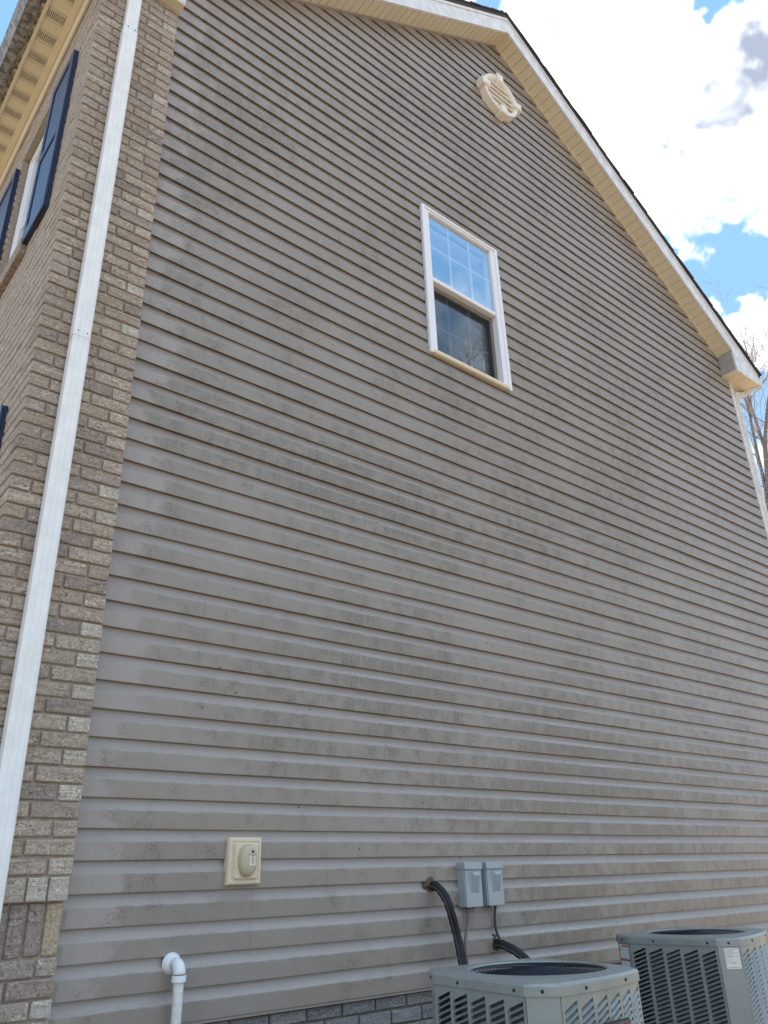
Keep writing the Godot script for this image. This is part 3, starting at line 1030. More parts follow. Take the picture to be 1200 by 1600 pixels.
func condenser(label: String, at: Vector3, turn: float, tilt: Vector2, hgt: float, labelled: bool) -> void:
	var U := thing("air_conditioner", label, "air conditioner", at, "outdoor air conditioner units by the wall")
	U.transform.basis = Basis(Vector3.UP, turn) * Basis(Vector3.BACK, tilt.x) * Basis(Vector3.RIGHT, tilt.y)
	var fs := footprint(1.3 if labelled else 1.0)
	var cen := Vector2(0.310, 0.235)
	var st := new_st()
	# dark coil inside
	for f in fs:
		var a: Vector2 = cen + (f[0] - cen) * 0.74
		var b: Vector2 = cen + (f[1] - cen) * 0.74
		quad(st, v3(a.x, 0.03, a.y), v3(b.x, 0.03, b.y), v3(b.x, hgt, b.y), v3(a.x, hgt, a.y))
	done(st, "coil", M.coil, U)
	# base pan
	st = new_st()
	for f in fs:
		var a1: Vector2 = cen + (f[0] - cen) * 1.01
		var b1: Vector2 = cen + (f[1] - cen) * 1.01
		quad(st, v3(a1.x, 0, a1.y), v3(b1.x, 0, b1.y), v3(b1.x, 0.055, b1.y), v3(a1.x, 0.055, a1.y))
		tri(st, v3(cen.x, 0.05, cen.y), v3(a1.x, 0.05, a1.y), v3(b1.x, 0.05, b1.y))
	done(st, "base_pan", M.unit_paint, U)
	# louvred panels and corner panels
	var slat_meshes := {}
	for kind in 2:
		st = new_st()
		var cols := []
		for f in fs:
			if f[2] == kind: cols.append(f)
		var panel := MeshInstance3D.new()
		panel.name = "louver_panel"
		var rest_st := new_st()
		for ci in cols.size():
			var tr := facet_frame(cols[ci])
			var wd: float = (cols[ci][1] - cols[ci][0]).length()
			var x0 := 0.0085 if ci > 0 else 0.013
			var x1 := wd - 0.0085 if ci < cols.size() - 1 else wd - 0.013
			var rise := 0.027
			var ytop := hgt - 0.044
			quad_t(st, tr, v3(0, 0.055, 0), v3(x0, 0.055, 0), v3(x0, hgt, 0), v3(0, hgt, 0))
			quad_t(st, tr, v3(x1, 0.055, 0), v3(wd, 0.055, 0), v3(wd, hgt, 0), v3(x1, hgt, 0))
			quad_t(st, tr, v3(x0, ytop, 0), v3(x1, ytop + rise, 0), v3(x1, hgt, 0), v3(x0, hgt, 0))
			quad_t(st, tr, v3(x0, 0.055, 0), v3(x1, 0.055, 0), v3(x1, 0.12, 0), v3(x0, 0.12, 0))
			# inner returns of the openings
			quad_t(st, tr, v3(x0, 0.055, 0), v3(x0, 0.055, -0.010), v3(x0, hgt, -0.010), v3(x0, hgt, 0))
			quad_t(st, tr, v3(x1, 0.055, -0.010), v3(x1, 0.055, 0), v3(x1, hgt, 0), v3(x1, hgt, -0.010))
			var rows := int((ytop - 0.11) / 0.0200)
			var key := "%d_%d" % [roundi((x1 - x0) * 2000), kind]
			if not slat_meshes.has(key):
				var ss := new_st()
				var w := x1 - x0
				var o := []                  # parallelogram bar: upper inner edge to lower outer edge
				for xx in [[0.0, 0.0], [w, rise]]:
					for q in [[0.0, -0.0105], [-0.0105, 0.0035], [-0.0118, 0.0028], [-0.0013, -0.0115]]:
						o.append(v3(xx[0], xx[1] + q[0], q[1]))
				quad(ss, o[1], o[5], o[4], o[0]); quad(ss, o[2], o[6], o[5], o[1])
				quad(ss, o[3], o[7], o[6], o[2]); quad(ss, o[0], o[4], o[7], o[3])
				quad(ss, o[0], o[3], o[2], o[1]); quad(ss, o[4], o[5], o[6], o[7])
				ss.generate_normals()
				slat_meshes[key] = ss.commit()
			for r in rows:
				var tt := tr * Transform3D(Basis.IDENTITY, v3(x0, ytop - 0.0085 - r * 0.0200, 0))
				if r < (28 if kind == 0 else 26):
					var so := MeshInstance3D.new()
					so.name = "slat"
					so.mesh = slat_meshes[key]
					so.material_override = M.unit_paint
					so.transform = tt
					panel.add_child(so, true)
				else:
					rest_st.append_from(slat_meshes[key], 0, tt)
		st.generate_normals()
		panel.mesh = st.commit()
		panel.material_override = M.unit_paint
		U.add_child(panel, true)
		var ro := done(rest_st, "lower_slats", M.unit_paint, panel)
		ro.set_meta("kind", "stuff")
	for f in fs:
		if f[2] < 2: continue
		st = new_st()
		var tr2 := facet_frame(f)
		var wd2: float = (f[1] - f[0]).length()
		quad_t(st, tr2, v3(0.002, 0.055, 0.001), v3(wd2 - 0.002, 0.055, 0.001), v3(wd2 - 0.002, hgt, 0.001), v3(0.002, hgt, 0.001))
		quad_t(st, tr2, v3(0.002, 0.055, -0.012), v3(0.002, 0.055, 0.001), v3(0.002, hgt, 0.001), v3(0.002, hgt, -0.012))
		quad_t(st, tr2, v3(wd2 - 0.002, 0.055, 0.001), v3(wd2 - 0.002, 0.055, -0.012), v3(wd2 - 0.002, hgt, -0.012), v3(wd2 - 0.002, hgt, 0.001))
		done(st, "corner_panel" if f[2] == 2 else "rear_panel", M.unit_paint, U)
	# cap: rings from the skirt to the fan opening
	var angs := []
	for k in 64: angs.append(TAU * k / 64.0 - PI)
	for f in fs: angs.append((f[0] - cen).angle())
	angs.sort()
	var fc := Vector2(0.308, 0.235)
	var fr := 0.255
	var rings := [[1.018, 0.0, 0], [1.018, 0.027, 0], [1.008, 0.0345, 0], [0.990, 0.0375, 0], [0.965, 0.039, 0], [0.024, 0.041, 1], [0.010, 0.0445, 1], [0.0, 0.042, 1], [-0.006, 0.0, 1]]
	var grid := []
	for r in rings:
		var line := []
		for a in angs:
			var dirv := Vector2(cos(a), sin(a))
			var p: Vector2
			if r[2] == 0: p = cen + dirv * (poly_dist(fs, cen, dirv) * r[0])
			else: p = fc + dirv * (fr + r[0])
			line.append(v3(p.x, hgt + r[1], p.y))
		grid.append(line)
	st = new_st()
	var n := angs.size()
	for i in rings.size() - 1:
		st.set_smooth_group(5 if i > 0 else 4)
		for k in n:
			var k2 := (k + 1) % n
			if grid[i][k].distance_to(grid[i][k2]) < 0.0005: continue
			quad(st, grid[i][k2], grid[i][k], grid[i + 1][k], grid[i + 1][k2])
	done(st, "top_cap", M.unit_paint, U)
	# a thin dark shadow gap under the skirt is the real gap between skirt and panels
	st = new_st()
	for f in fs:
		if f[2] == 3: continue
		if f[2] < 2 and fs.find(f) % 3 != 1: continue
		var mid: Vector2 = (f[0] + f[1]) * 0.5
		var tr3 := facet_frame(f)
		var cpos := cen + (mid - cen) * 1.0185
		lathe(st, v3(cpos.x, hgt + 0.014, cpos.y), tr3.basis.z, [[0.0005, 0.0], [0.0005, 0.0062], [0.002, 0.0055], [0.004, 0.0035], [0.004, 0.0]], 10)
	done(st, "screws", M.screw, U)
	# fan guard: concentric wires and spokes
	st = new_st()
	for i in 17:
		var r2 := 0.028 + i * 0.0138
		var pts := []
		var rad := []
		for k in 41:
			var a2 := TAU * k / 40.0
			pts.append(v3(fc.x + cos(a2) * r2, hgt + 0.036 + 0.012 * (1.0 - pow(r2 / fr, 2.0)), fc.y + sin(a2) * r2))
			rad.append(0.0021)
		tube(st, pts, rad, 4, false)
	for k in 6:
		var a3 := TAU * k / 6.0 + 0.3
		var pts2 := []
		var rad2 := []
		for j in 5:
			var r3 := lerpf(0.02, fr - 0.003, j / 4.0)
			pts2.append(v3(fc.x + cos(a3) * r3, hgt + 0.032 + 0.012 * (1.0 - pow(r3 / fr, 2.0)), fc.y + sin(a3) * r3))
			rad2.append(0.0030)
		tube(st, pts2, rad2, 5, false)
	done(st, "fan_guard", M.guard, U)
	st = new_st()
	lathe(st, v3(fc.x, hgt + 0.030, fc.y), Vector3.UP, [[-0.10, 0.062], [0.004, 0.062], [0.013, 0.050], [0.014, 0.0]], 24)
	done(st, "motor", M.motor, U)
	st = new_st()
	for b in 3:
		var a4 := TAU * b / 3.0
		for j in 4:
			var r4 := 0.06 + j * 0.038
			var e0 := v3(cos(a4), 0, sin(a4))
			var e1 := v3(cos(a4 + 0.9), 0, sin(a4 + 0.9))
			var c0 := v3(fc.x, hgt - 0.02, fc.y)
			quad(st, c0 + e0 * r4, c0 + e0 * (r4 + 0.038), c0 + e1 * (r4 + 0.038) - v3(0, 0.06, 0), c0 + e1 * r4 - v3(0, 0.06, 0))
	done(st, "fan_blades", M.guard, U)
	if labelled:
		# rating plate on the front corner, two warning labels on the rear corner
		var fcorner: Array = fs[5]
		plate(U, facet_frame(fcorner), v3(0.030, hgt - 0.100, 0.0016), v3(0.104, hgt - 0.008, 0.0028), M.rating_label, "rating_label")
		var rc: Array = fs[fs.size() - 1]
		plate(U, facet_frame(rc), v3(0.020, hgt - 0.075, 0.0016), v3(0.118, hgt - 0.010, 0.0028), M.warning_label, "warning_label")
		plate(U, facet_frame(rc), v3(0.020, hgt - 0.155, 0.0016), v3(0.118, hgt - 0.079, 0.0028), M.caution_label, "caution_label")
	else:
		badge(U, facet_frame(fs[8]), hgt - 0.024)

func quad_t(st: SurfaceTool, tr: Transform3D, a: Vector3, b: Vector3, c: Vector3, d: Vector3) -> void:
	quad(st, tr * a, tr * b, tr * c, tr * d)

func poly_dist(fs: Array, c: Vector2, d: Vector2) -> float:
	var best := 10.0
	for f in fs:
		var hit: Variant = Geometry2D.segment_intersects_segment(c, c + d * 3.0, f[0], f[1])
		if hit != null: best = minf(best, (hit - c).length())
	return best if best < 9.0 else 0.35

func plate(parent: Node, tr: Transform3D, lo: Vector3, hi: Vector3, m: Material, called: String) -> void:
	var st := new_st()
	var a := [v3(lo.x, lo.y, hi.z), v3(hi.x, lo.y, hi.z), v3(hi.x, hi.y, hi.z), v3(lo.x, hi.y, hi.z)]
	var uv := [Vector2(0, 1), Vector2(1, 1), Vector2(1, 0), Vector2(0, 0)]
	for t in [0, 2, 1, 0, 3, 2]:
		st.set_uv(uv[t])
		st.add_vertex(tr * a[t])
	done(st, called, m, parent)

func badge(U: Node, tr: Transform3D, hgt: float) -> void:
	var st := new_st()
	var s2 := new_st()
	cbox(s2, v3(0.085, hgt - 0.093, 0.016), v3(0.165, 0.050, 0.012), 0.008)
	s2.generate_normals()
	st.append_from(s2.commit(), 0, tr)
	var b := done(st, "badge", M.badge, U)
	var tm := TextMesh.new()
	var font := SystemFont.new()
	font.font_names = PackedStringArray(["Droid Sans"])
	font.font_weight = 700
	tm.text = "TRANE"
	tm.font = font
	tm.font_size = 32
	tm.pixel_size = 0.00088
	tm.depth = 0.003
	var o := put(tm, "lettering", M.red, b)
	o.transform = tr * Transform3D(Basis.IDENTITY, v3(0.105, hgt - 0.092, 0.0235))
	st = new_st()
	lathe(st, tr * v3(0.035, hgt - 0.092, 0.0215), tr.basis.z, [[0.0, 0.016], [0.004, 0.016], [0.004, 0.011], [0.001, 0.011]], 28, false)
	lathe(st, tr * v3(0.035, hgt - 0.092, 0.0215), tr.basis.z, [[0.0, 0.007], [0.004, 0.007], [0.004, 0.0]], 20, false)
	done(st, "emblem", M.red, b)

# ------------------------------------------------------------------ small things on the wall
func disconnect_switch(label: String, x0: float, y0: float) -> void:
	var w := 0.138
	var h := 0.226
	var B := thing("disconnect_box", label, "electrical box", v3(x0, y0, 0.0), "electrical boxes on the siding")
	var st := new_st()
	cbox2(st, v3(0.0, 0.0, -0.008), v3(w, h, 0.052), 0.002)
	done(st, "case", M.box_paint, B)
	st = new_st()
	cbox2(st, v3(-0.003, h - 0.034, -0.006), v3(w + 0.003, h + 0.004, 0.066), 0.003)
	done(st, "hood", M.box_paint, B)
	st = new_st()
	cbox2(st, v3(0.004, -0.003, 0.0525), v3(w - 0.004, h - 0.036, 0.060), 0.003)
	var cov := done(st, "cover", M.box_paint, B)
	# raised wedge on the cover: deep at the top, flush at the bottom
	st = new_st()
	var t := []
	for q in [[0.030, 0.072, 0.0602], [w - 0.030, 0.072, 0.0602], [w - 0.030, h - 0.040, 0.0602], [0.030, h - 0.040, 0.0602], [0.040, 0.078, 0.0625], [w - 0.040, 0.078, 0.0625], [w - 0.045, h - 0.064, 0.088], [0.045, h - 0.064, 0.088], [w - 0.042, h - 0.048, 0.080], [0.042, h - 0.048, 0.080]]:
		t.append(v3(q[0], q[1], q[2]))
	quad(st, t[0], t[1], t[5], t[4]); quad(st, t[4], t[5], t[6], t[7]); quad(st, t[7], t[6], t[8], t[9]); quad(st, t[9], t[8], t[2], t[3])
	quad(st, t[1], t[2], t[8], t[5]); tri(st, t[5], t[8], t[6]); quad(st, t[3], t[0], t[4], t[9]); tri(st, t[9], t[4], t[7])
	done(st, "handle_recess", M.box_paint, cov)
	st = new_st()
	for kx in [0.035, 0.085]:
		lathe(st, v3(kx, -0.009, 0.028), v3(0, 1, 0), [[0.0, 0.0], [0.0, 0.010], [0.009, 0.010]], 14)
	done(st, "cable_clamp", M.screw, B)

func line_set(label: String, pts: Array, foam_r: float) -> void:
	var L := thing("refrigerant_line", label, "insulated pipe", pts[0], "insulated lines through the siding")
	var c := Curve3D.new()
	for i in pts.size():
		var p: Vector3 = pts[i] - pts[0]
		var tan_ := Vector3.ZERO
		if i > 0 and i < pts.size() - 1: tan_ = (pts[i + 1] - pts[i - 1]) * 0.18
		c.add_point(p, -tan_, tan_)
	c.bake_interval = 0.02
	var bp := c.get_baked_points()
	var a := []
	var r := []
	for i in bp.size():
		a.append(bp[i])
		r.append(0.0235 + 0.0022 * sin(i * 1.9) * sin(i * 0.37) + (0.002 if i % 9 == 0 else 0.0))
	var st := new_st()
	tube(st, a, r, 14)
	done(st, "insulation", M.insulation, L)
	# the bare copper liquid line beside it
	var b := []
	var r2 := []
	for i in bp.size():
		b.append(bp[i] + v3(-0.027, -0.006, 0.012))
		r2.append(0.0055)
	st = new_st()
	tube(st, b, r2, 8)
	done(st, "liquid_line", M.cable_dark, L)
	# lumpy sealing foam in the hole
	var n := noise(61 + int(pts[0].x * 100), 0.35, 3)
	st = new_st()
	st.set_smooth_group(1)
	var rows := 9
	var sides := 22
	for i in rows:
		for k in sides:
			var q := []
			for e in [[i, k], [i, k + 1], [i + 1, k + 1], [i + 1, k]]:
				var ph: float = PI * 0.5 * e[0] / rows
				var th: float = TAU * (e[1] % sides) / sides
				var d := v3(cos(th) * cos(ph), sin(th) * cos(ph) * 1.05, sin(ph) * 0.75)
				q.append(d * foam_r * (1.0 + n.get_noise_3d(d.x * 9.0, d.y * 9.0, d.z * 9.0) * 0.22) + v3(0, 0, -0.014))
			quad(st, q[0], q[1], q[2], q[3])
	done(st, "sealing_foam", M.foam, L)

func cable(label: String, pts: Array, r: float, m: Material) -> void:
	var C := thing("cable", label, "cable", pts[0])
	var c := Curve3D.new()
	for i in pts.size():
		var tan_ := Vector3.ZERO
		if i > 0 and i < pts.size() - 1: tan_ = (pts[i + 1] - pts[i - 1]) * 0.18
		c.add_point(pts[i] - pts[0], -tan_, tan_)
	c.bake_interval = 0.025
	var a := []
	var rr := []
	for p in c.get_baked_points():
		a.append(p)
		rr.append(r)
	var st := new_st()
	tube(st, a, rr, 8)
	done(st, "sheath", m, C)

func pvc_pipe() -> void:
	var o := v3(0.478, 0.226, 0.0)
	var T := thing("drain_pipe", "white plastic drain pipe with an elbow coming out of the lowest siding", "pipe", o)
	var st := new_st()
	lathe(st, v3(0, 0, -0.004), v3(0, 0, 1), [[0.0, 0.043], [0.006, 0.043], [0.012, 0.036], [0.022, 0.0335], [0.026, 0.029], [0.030, 0.024]], 32)
	done(st, "flange", M.pvc, T)
	var a := [v3(0, 0, 0.012), v3(0, 0, 0.030)]
	var r := [0.0265, 0.0265]
	for i in 9:
		var t := i / 8.0 * PI / 2
		a.append(v3(0.004, -0.036 + 0.036 * cos(t), 0.034 + 0.036 * sin(t)))
		r.append(0.0262)
	a.append(v3(0.004, -0.042, 0.070)); r.append(0.0262)
	st = new_st()
	tube(st, a, r, 24, false)
	done(st, "elbow", M.pvc, T)
	st = new_st()
	lathe(st, v3(0.004, -0.040, 0.070), v3(0, -1, 0), [[0.0, 0.026], [0.0, 0.0300], [0.024, 0.0305], [0.024, 0.0215]], 28, false)
	done(st, "socket", M.pvc, T)
	st = new_st()
	lathe(st, v3(0.004, -0.06, 0.070), v3(0, -1, 0), [[0.0, 0.0215], [0.95, 0.0215], [0.95, 0.0]], 24)
	var p := done(st, "pipe", M.pvc_dirty, T)
	p.rotation.z = 0.0

func sensor() -> void:
	var B := thing("mounting_block", "cream square mounting block set into the siding, carrying a beige sensor", "mounting block", v3(0.712, 0.523, 0.0))
	var w := 0.180
	var h := 0.206
	var st := new_st()
	# frame that slopes to a recess
	var zs := [[0.0, -0.012], [0.0, 0.022], [0.006, 0.030], [0.016, 0.031], [0.022, 0.026], [0.034, 0.026]]
	for i in zs.size() - 1:
		var a: float = zs[i][0]
		var b: float = zs[i + 1][0]
		var za: float = zs[i][1]
		var zb: float = zs[i + 1][1]
		var p := [v3(a, a, za), v3(w - a, a, za), v3(w - a, h - a, za), v3(a, h - a, za)]
		var q := [v3(b, b, zb), v3(w - b, b, zb), v3(w - b, h - b, zb), v3(b, h - b, zb)]
		for e in 4: quad(st, p[e], p[(e + 1) % 4], q[(e + 1) % 4], q[e])
	quad(st, v3(0.034, 0.034, 0.026), v3(w - 0.034, 0.034, 0.026), v3(w - 0.034, h - 0.034, 0.026), v3(0.034, h - 0.034, 0.026))
	done(st, "frame", M.block, B)
	st = new_st()
	cbox2(st, v3(0.030, 0.026, 0.020), v3(w - 0.024, h - 0.026, 0.039), 0.003)
	done(st, "centre_plate", M.block, B)
	var S := thing("wall_sensor", "beige oval sensor with a black lens and white label on the mounting block", "sensor", v3(0.712 + 0.092, 0.523 + 0.104, 0.039))
	st = new_st()
	st.set_smooth_group(1)
	var rows := 12
	var sides := 36
	for i in rows:
		for k in sides:
			var q2 := []
			for e in [[i, k], [i, k + 1], [i + 1, k + 1], [i + 1, k]]:
				var ph: float = PI * 0.5 * e[0] / rows
				var th: float = TAU * (e[1] % sides) / sides
				var cx := cos(th)
				var cy := sin(th)
				var rr := pow(cos(ph), 0.75)
				var px := signf(cx) * pow(absf(cx), 0.9) * 0.047 * rr
				var py := signf(cy) * pow(absf(cy), 0.9) * 0.071 * rr
				q2.append(v3(px, py, 0.036 * pow(sin(ph), 0.62)))
			quad(st, q2[0], q2[1], q2[2], q2[3])
	done(st, "shell", M.sensor, S)
	st = new_st()
	lathe(st, v3(0.013, 0.037, 0.031), v3(0, 0, 1), [[0.0, 0.0065], [0.0035, 0.0062], [0.0045, 0.004], [0.0045, 0.0]], 16)
	done(st, "lens", M.dark_gloss, S)
	plate(S, Transform3D(Basis(Vector3.UP, 0.10), v3(0.0, 0.0, 0.0)), v3(-0.008, -0.022, 0.0335), v3(0.024, 0.022, 0.0362), M.sensor_label, "label")
	st = new_st()
	var arc := []
	var rad := []
	for i in 9:
		var u := i / 8.0
		arc.append(v3(-0.008 + 0.036 * u, 0.026 - 0.006 * sin(u * PI), 0.0355))
		rad.append(0.0012)
	tube(st, arc, rad, 5)
	done(st, "brow", M.dark_gloss, S)

# ------------------------------------------------------------------ printed labels
func print_image(w: int, h: int, paper: Color, ink: Color, rows: Array, seed_: int) -> Image:
	var im := Image.create(w, h, false, Image.FORMAT_RGB8)
	im.fill(paper)
	var r := RandomNumberGenerator.new()
	r.seed = seed_
	for q in rows:                      # [y, height, x0, x1] as fractions: a line of print
		var x: float = q[2] * w
		while x < q[3] * w:
			var l := r.randf_range(0.03, 0.10) * w
			im.fill_rect(Rect2i(int(x), int(q[0] * h), int(minf(l, q[3] * w - x)), maxi(1, int(q[1] * h))), ink)
			x += l + r.randf_range(0.015, 0.04) * w
	return im

func flat_print(im: Image) -> StandardMaterial3D:
	var m := mat(Color.WHITE, 0.55)
	im.generate_mipmaps()
	m.albedo_texture = tex(im)
	return m

func make_materials() -> void:
	M.siding = mat(Color.WHITE, 0.36)
	M.siding.albedo_texture = siding_texture()
	M.siding_plain = mat(srgb(160, 149, 142), 0.5)
	M.sheathing = mat(srgb(90, 84, 78), 0.8)
	var bt := brick_tex(100)
	M.bricks = []
	var tints := [srgb(208, 191, 176), srgb(214, 198, 182), srgb(198, 181, 167), srgb(204, 186, 168), srgb(210, 195, 182), srgb(218, 202, 186), srgb(188, 173, 162), srgb(200, 185, 173), srgb(208, 192, 175)]
	M.brick_tan = brick_mat(bt, srgb(222, 203, 176), 9)
	for i in tints.size():
		M.bricks.append(brick_mat(bt, tints[i], i))
	M.bricks_dark = [brick_mat(bt, srgb(172, 161, 151), 11), brick_mat(bt, srgb(180, 168, 157), 12), M.bricks[6]]
	M.bricks_pale = [brick_mat(bt, srgb(234, 224, 212), 13), brick_mat(bt, srgb(226, 214, 199), 14), M.bricks[5]]
	M.grey_bricks = [brick_mat(bt, srgb(168, 168, 172), 15), brick_mat(bt, srgb(158, 158, 163), 16), brick_mat(bt, srgb(176, 174, 176), 17)]
	M.brick_front = M.bricks[1]
	var gm := grime_tex(40, srgb(150, 138, 124), srgb(178, 166, 150), 0.03, 1.4)
	M.mortar = tri_mat(gm, 1.2, 0.95)
	M.mortar_front = M.mortar
	M.mortar_grey = tri_mat(gm, 1.2, 0.95, 0.0, srgb(170, 172, 178))
	M.white_vinyl = mat(srgb(240, 240, 243), 0.35)
	M.cream_vinyl = mat(srgb(232, 218, 190), 0.4)
	M.screen_frame = mat(srgb(120, 112, 104), 0.5)
	M.screen = mat(Color(0.12, 0.13, 0.14, 0.50), 0.7)
	M.screen.transparency = BaseMaterial3D.TRANSPARENCY_ALPHA
	M.glass = mat(Color(0.92, 0.97, 1.0, 0.62), 0.02, 1.0)      # coated pane: half mirror
	M.glass.albedo_texture = grime_tex(80, srgb(246, 250, 255), srgb(255, 255, 255), 0.02, 1.5, 64)
	M.glass.transparency = BaseMaterial3D.TRANSPARENCY_ALPHA
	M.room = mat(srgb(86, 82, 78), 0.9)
	M.shutter = mat(srgb(34, 49, 82), 0.34)
	M.fascia = tri_mat(grime_tex(50, srgb(218, 217, 217), srgb(238, 238, 238), 0.012, 3.0, 512, 1), 1.1, 0.4)
	M.fascia_stained = tri_mat(grime_tex(52, srgb(70, 66, 54), srgb(186, 176, 142), 0.014, 2.8), 1.6, 0.6)
	M.gutter_stained = tri_mat(grime_tex(54, srgb(96, 94, 92), srgb(170, 168, 166), 0.02, 3.0), 1.3, 0.5)
	M.soffit = tri_mat(grime_tex(56, srgb(222, 211, 186), srgb(232, 221, 196), 0.01, 1.6), 0.9, 0.5)
	M.trim_cream = tri_mat(grime_tex(58, srgb(206, 202, 192), srgb(228, 225, 216), 0.012, 2.4, 512), 1.3, 0.42)
	M.box_grey = tri_mat(grime_tex(60, srgb(160, 154, 146), srgb(176, 170, 162), 0.02, 2.0), 1.3, 0.5)
	M.spout = tri_mat(grime_tex(62, srgb(236, 237, 234), srgb(249, 248, 246), 0.010, 2.0, 512), 1.1, 0.4)
	M.vent = mat(srgb(240, 232, 220), 0.45)
	M.shingle = tri_mat(grime_tex(64, srgb(48, 45, 42), srgb(92, 86, 80), 0.09, 2.4), 3.0, 0.95)
	M.unit_paint = tri_mat(grime_tex(66, srgb(142, 148, 145), srgb(154, 159, 156), 0.012, 1.8), 1.4, 0.32)
	M.unit_paint.metallic = 0.25
	M.coil = mat(srgb(112, 116, 118), 0.6, 0.3)
	M.guard = mat(srgb(28, 34, 46), 0.4, 0.3)
	M.motor = mat(srgb(70, 76, 86), 0.45, 0.3)
	M.screw = mat(srgb(52, 56, 56), 0.4, 0.7)
	M.box_paint = mat(srgb(164, 174, 176), 0.36, 0.15)
	M.insulation = tri_mat(grime_tex(68, srgb(10, 11, 15), srgb(24, 26, 33), 0.05, 2.2, 256), 6.0, 0.62)
	M.cable_dark = mat(srgb(58, 54, 52), 0.5)
	M.cable_grey = mat(srgb(104, 98, 92), 0.55)
	M.foam = tri_mat(grime_tex(70, srgb(52, 40, 30), srgb(132, 106, 76), 0.06, 2.6, 256), 8.0, 0.8)
	M.pvc = mat(srgb(236, 240, 242), 0.30)
	M.pvc_dirty = tri_mat(grime_tex(72, srgb(214, 212, 204), srgb(238, 240, 240), 0.03, 2.6, 256), 4.0, 0.34)
	M.block = mat(srgb(222, 206, 180), 0.45)
	M.sensor = mat(srgb(192, 180, 152), 0.35)
	M.dark_gloss = mat(srgb(16, 16, 18), 0.15)
	M.dark_hole = mat(srgb(44, 42, 40), 0.6)
	M.badge = mat(srgb(40, 44, 48), 0.35)
	M.red = mat(srgb(206, 44, 40), 0.4)
	M.bark = tri_mat(grime_tex(74, srgb(92, 80, 74), srgb(170, 156, 148), 0.05, 2.6, 256), 0.8, 0.9)
	M.twig = mat(srgb(168, 152, 146), 0.85)
	M.lawn = tri_mat(grime_tex(76, srgb(122, 109, 90), srgb(156, 139, 116), 0.03, 2.6), 0.22, 0.95)
	M.concrete = tri_mat(grime_tex(78, srgb(140, 138, 134), srgb(172, 168, 162), 0.03, 2.0, 256), 0.8, 0.9)
	var lines := []
	for i in 8: lines.append([0.06 + i * 0.055, 0.02, 0.06, 0.60 if i % 3 else 0.92])
	for i in 4: lines.append([0.56 + i * 0.06, 0.016, 0.06, 0.5])
	lines.append([0.70, 0.04, 0.45, 0.70]); lines.append([0.92, 0.03, 0.1, 0.86])
	M.rating_label = flat_print(print_image(128, 160, srgb(226, 222, 212), srgb(120, 118, 114), lines, 5))
	var wl := []
	for i in 6: wl.append([0.30 + i * 0.105, 0.04, 0.30 if i < 3 else 0.06, 0.94])
	var wi := print_image(128, 96, srgb(226, 228, 230), srgb(126, 136, 150), wl, 6)
	wi.fill_rect(Rect2i(30, 4, 94, 14), srgb(190, 92, 52))
	for y in 40:
		wi.fill_rect(Rect2i(16 - y * 14 / 40, 8 + y, 2 + y * 28 / 40, 1), srgb(214, 178, 52))
	M.warning_label = flat_print(wi)
	var ci := print_image(128, 96, srgb(222, 225, 230), srgb(128, 138, 152), [[0.26, 0.04, 0.06, 0.94], [0.36, 0.04, 0.06, 0.9], [0.46, 0.04, 0.06, 0.94], [0.56, 0.04, 0.06, 0.8], [0.70, 0.04, 0.06, 0.94], [0.80, 0.04, 0.06, 0.6]], 7)
	ci.fill_rect(Rect2i(0, 2, 128, 12), srgb(176, 78, 50))
	M.caution_label = flat_print(ci)
	M.sensor_label = flat_print(print_image(64, 88, srgb(232, 234, 238), srgb(52, 56, 70), [[0.12, 0.10, 0.34, 0.52], [0.30, 0.11, 0.12, 0.9], [0.52, 0.07, 0.08, 0.6], [0.52, 0.09, 0.7, 0.9], [0.70, 0.06, 0.2, 0.8]], 9))

func brick_mat(bt: Array, tint: Color, i: int) -> StandardMaterial3D:
	var m := tri_mat(bt[0], 0.62 + 0.06 * (i % 5), 0.9, 0.0, tint, v3(0.137 * i, 0.311 * i, 0.223 * i))
	m.normal_enabled = true
	m.normal_texture = bt[1]
	m.normal_scale = 0.9
	return m

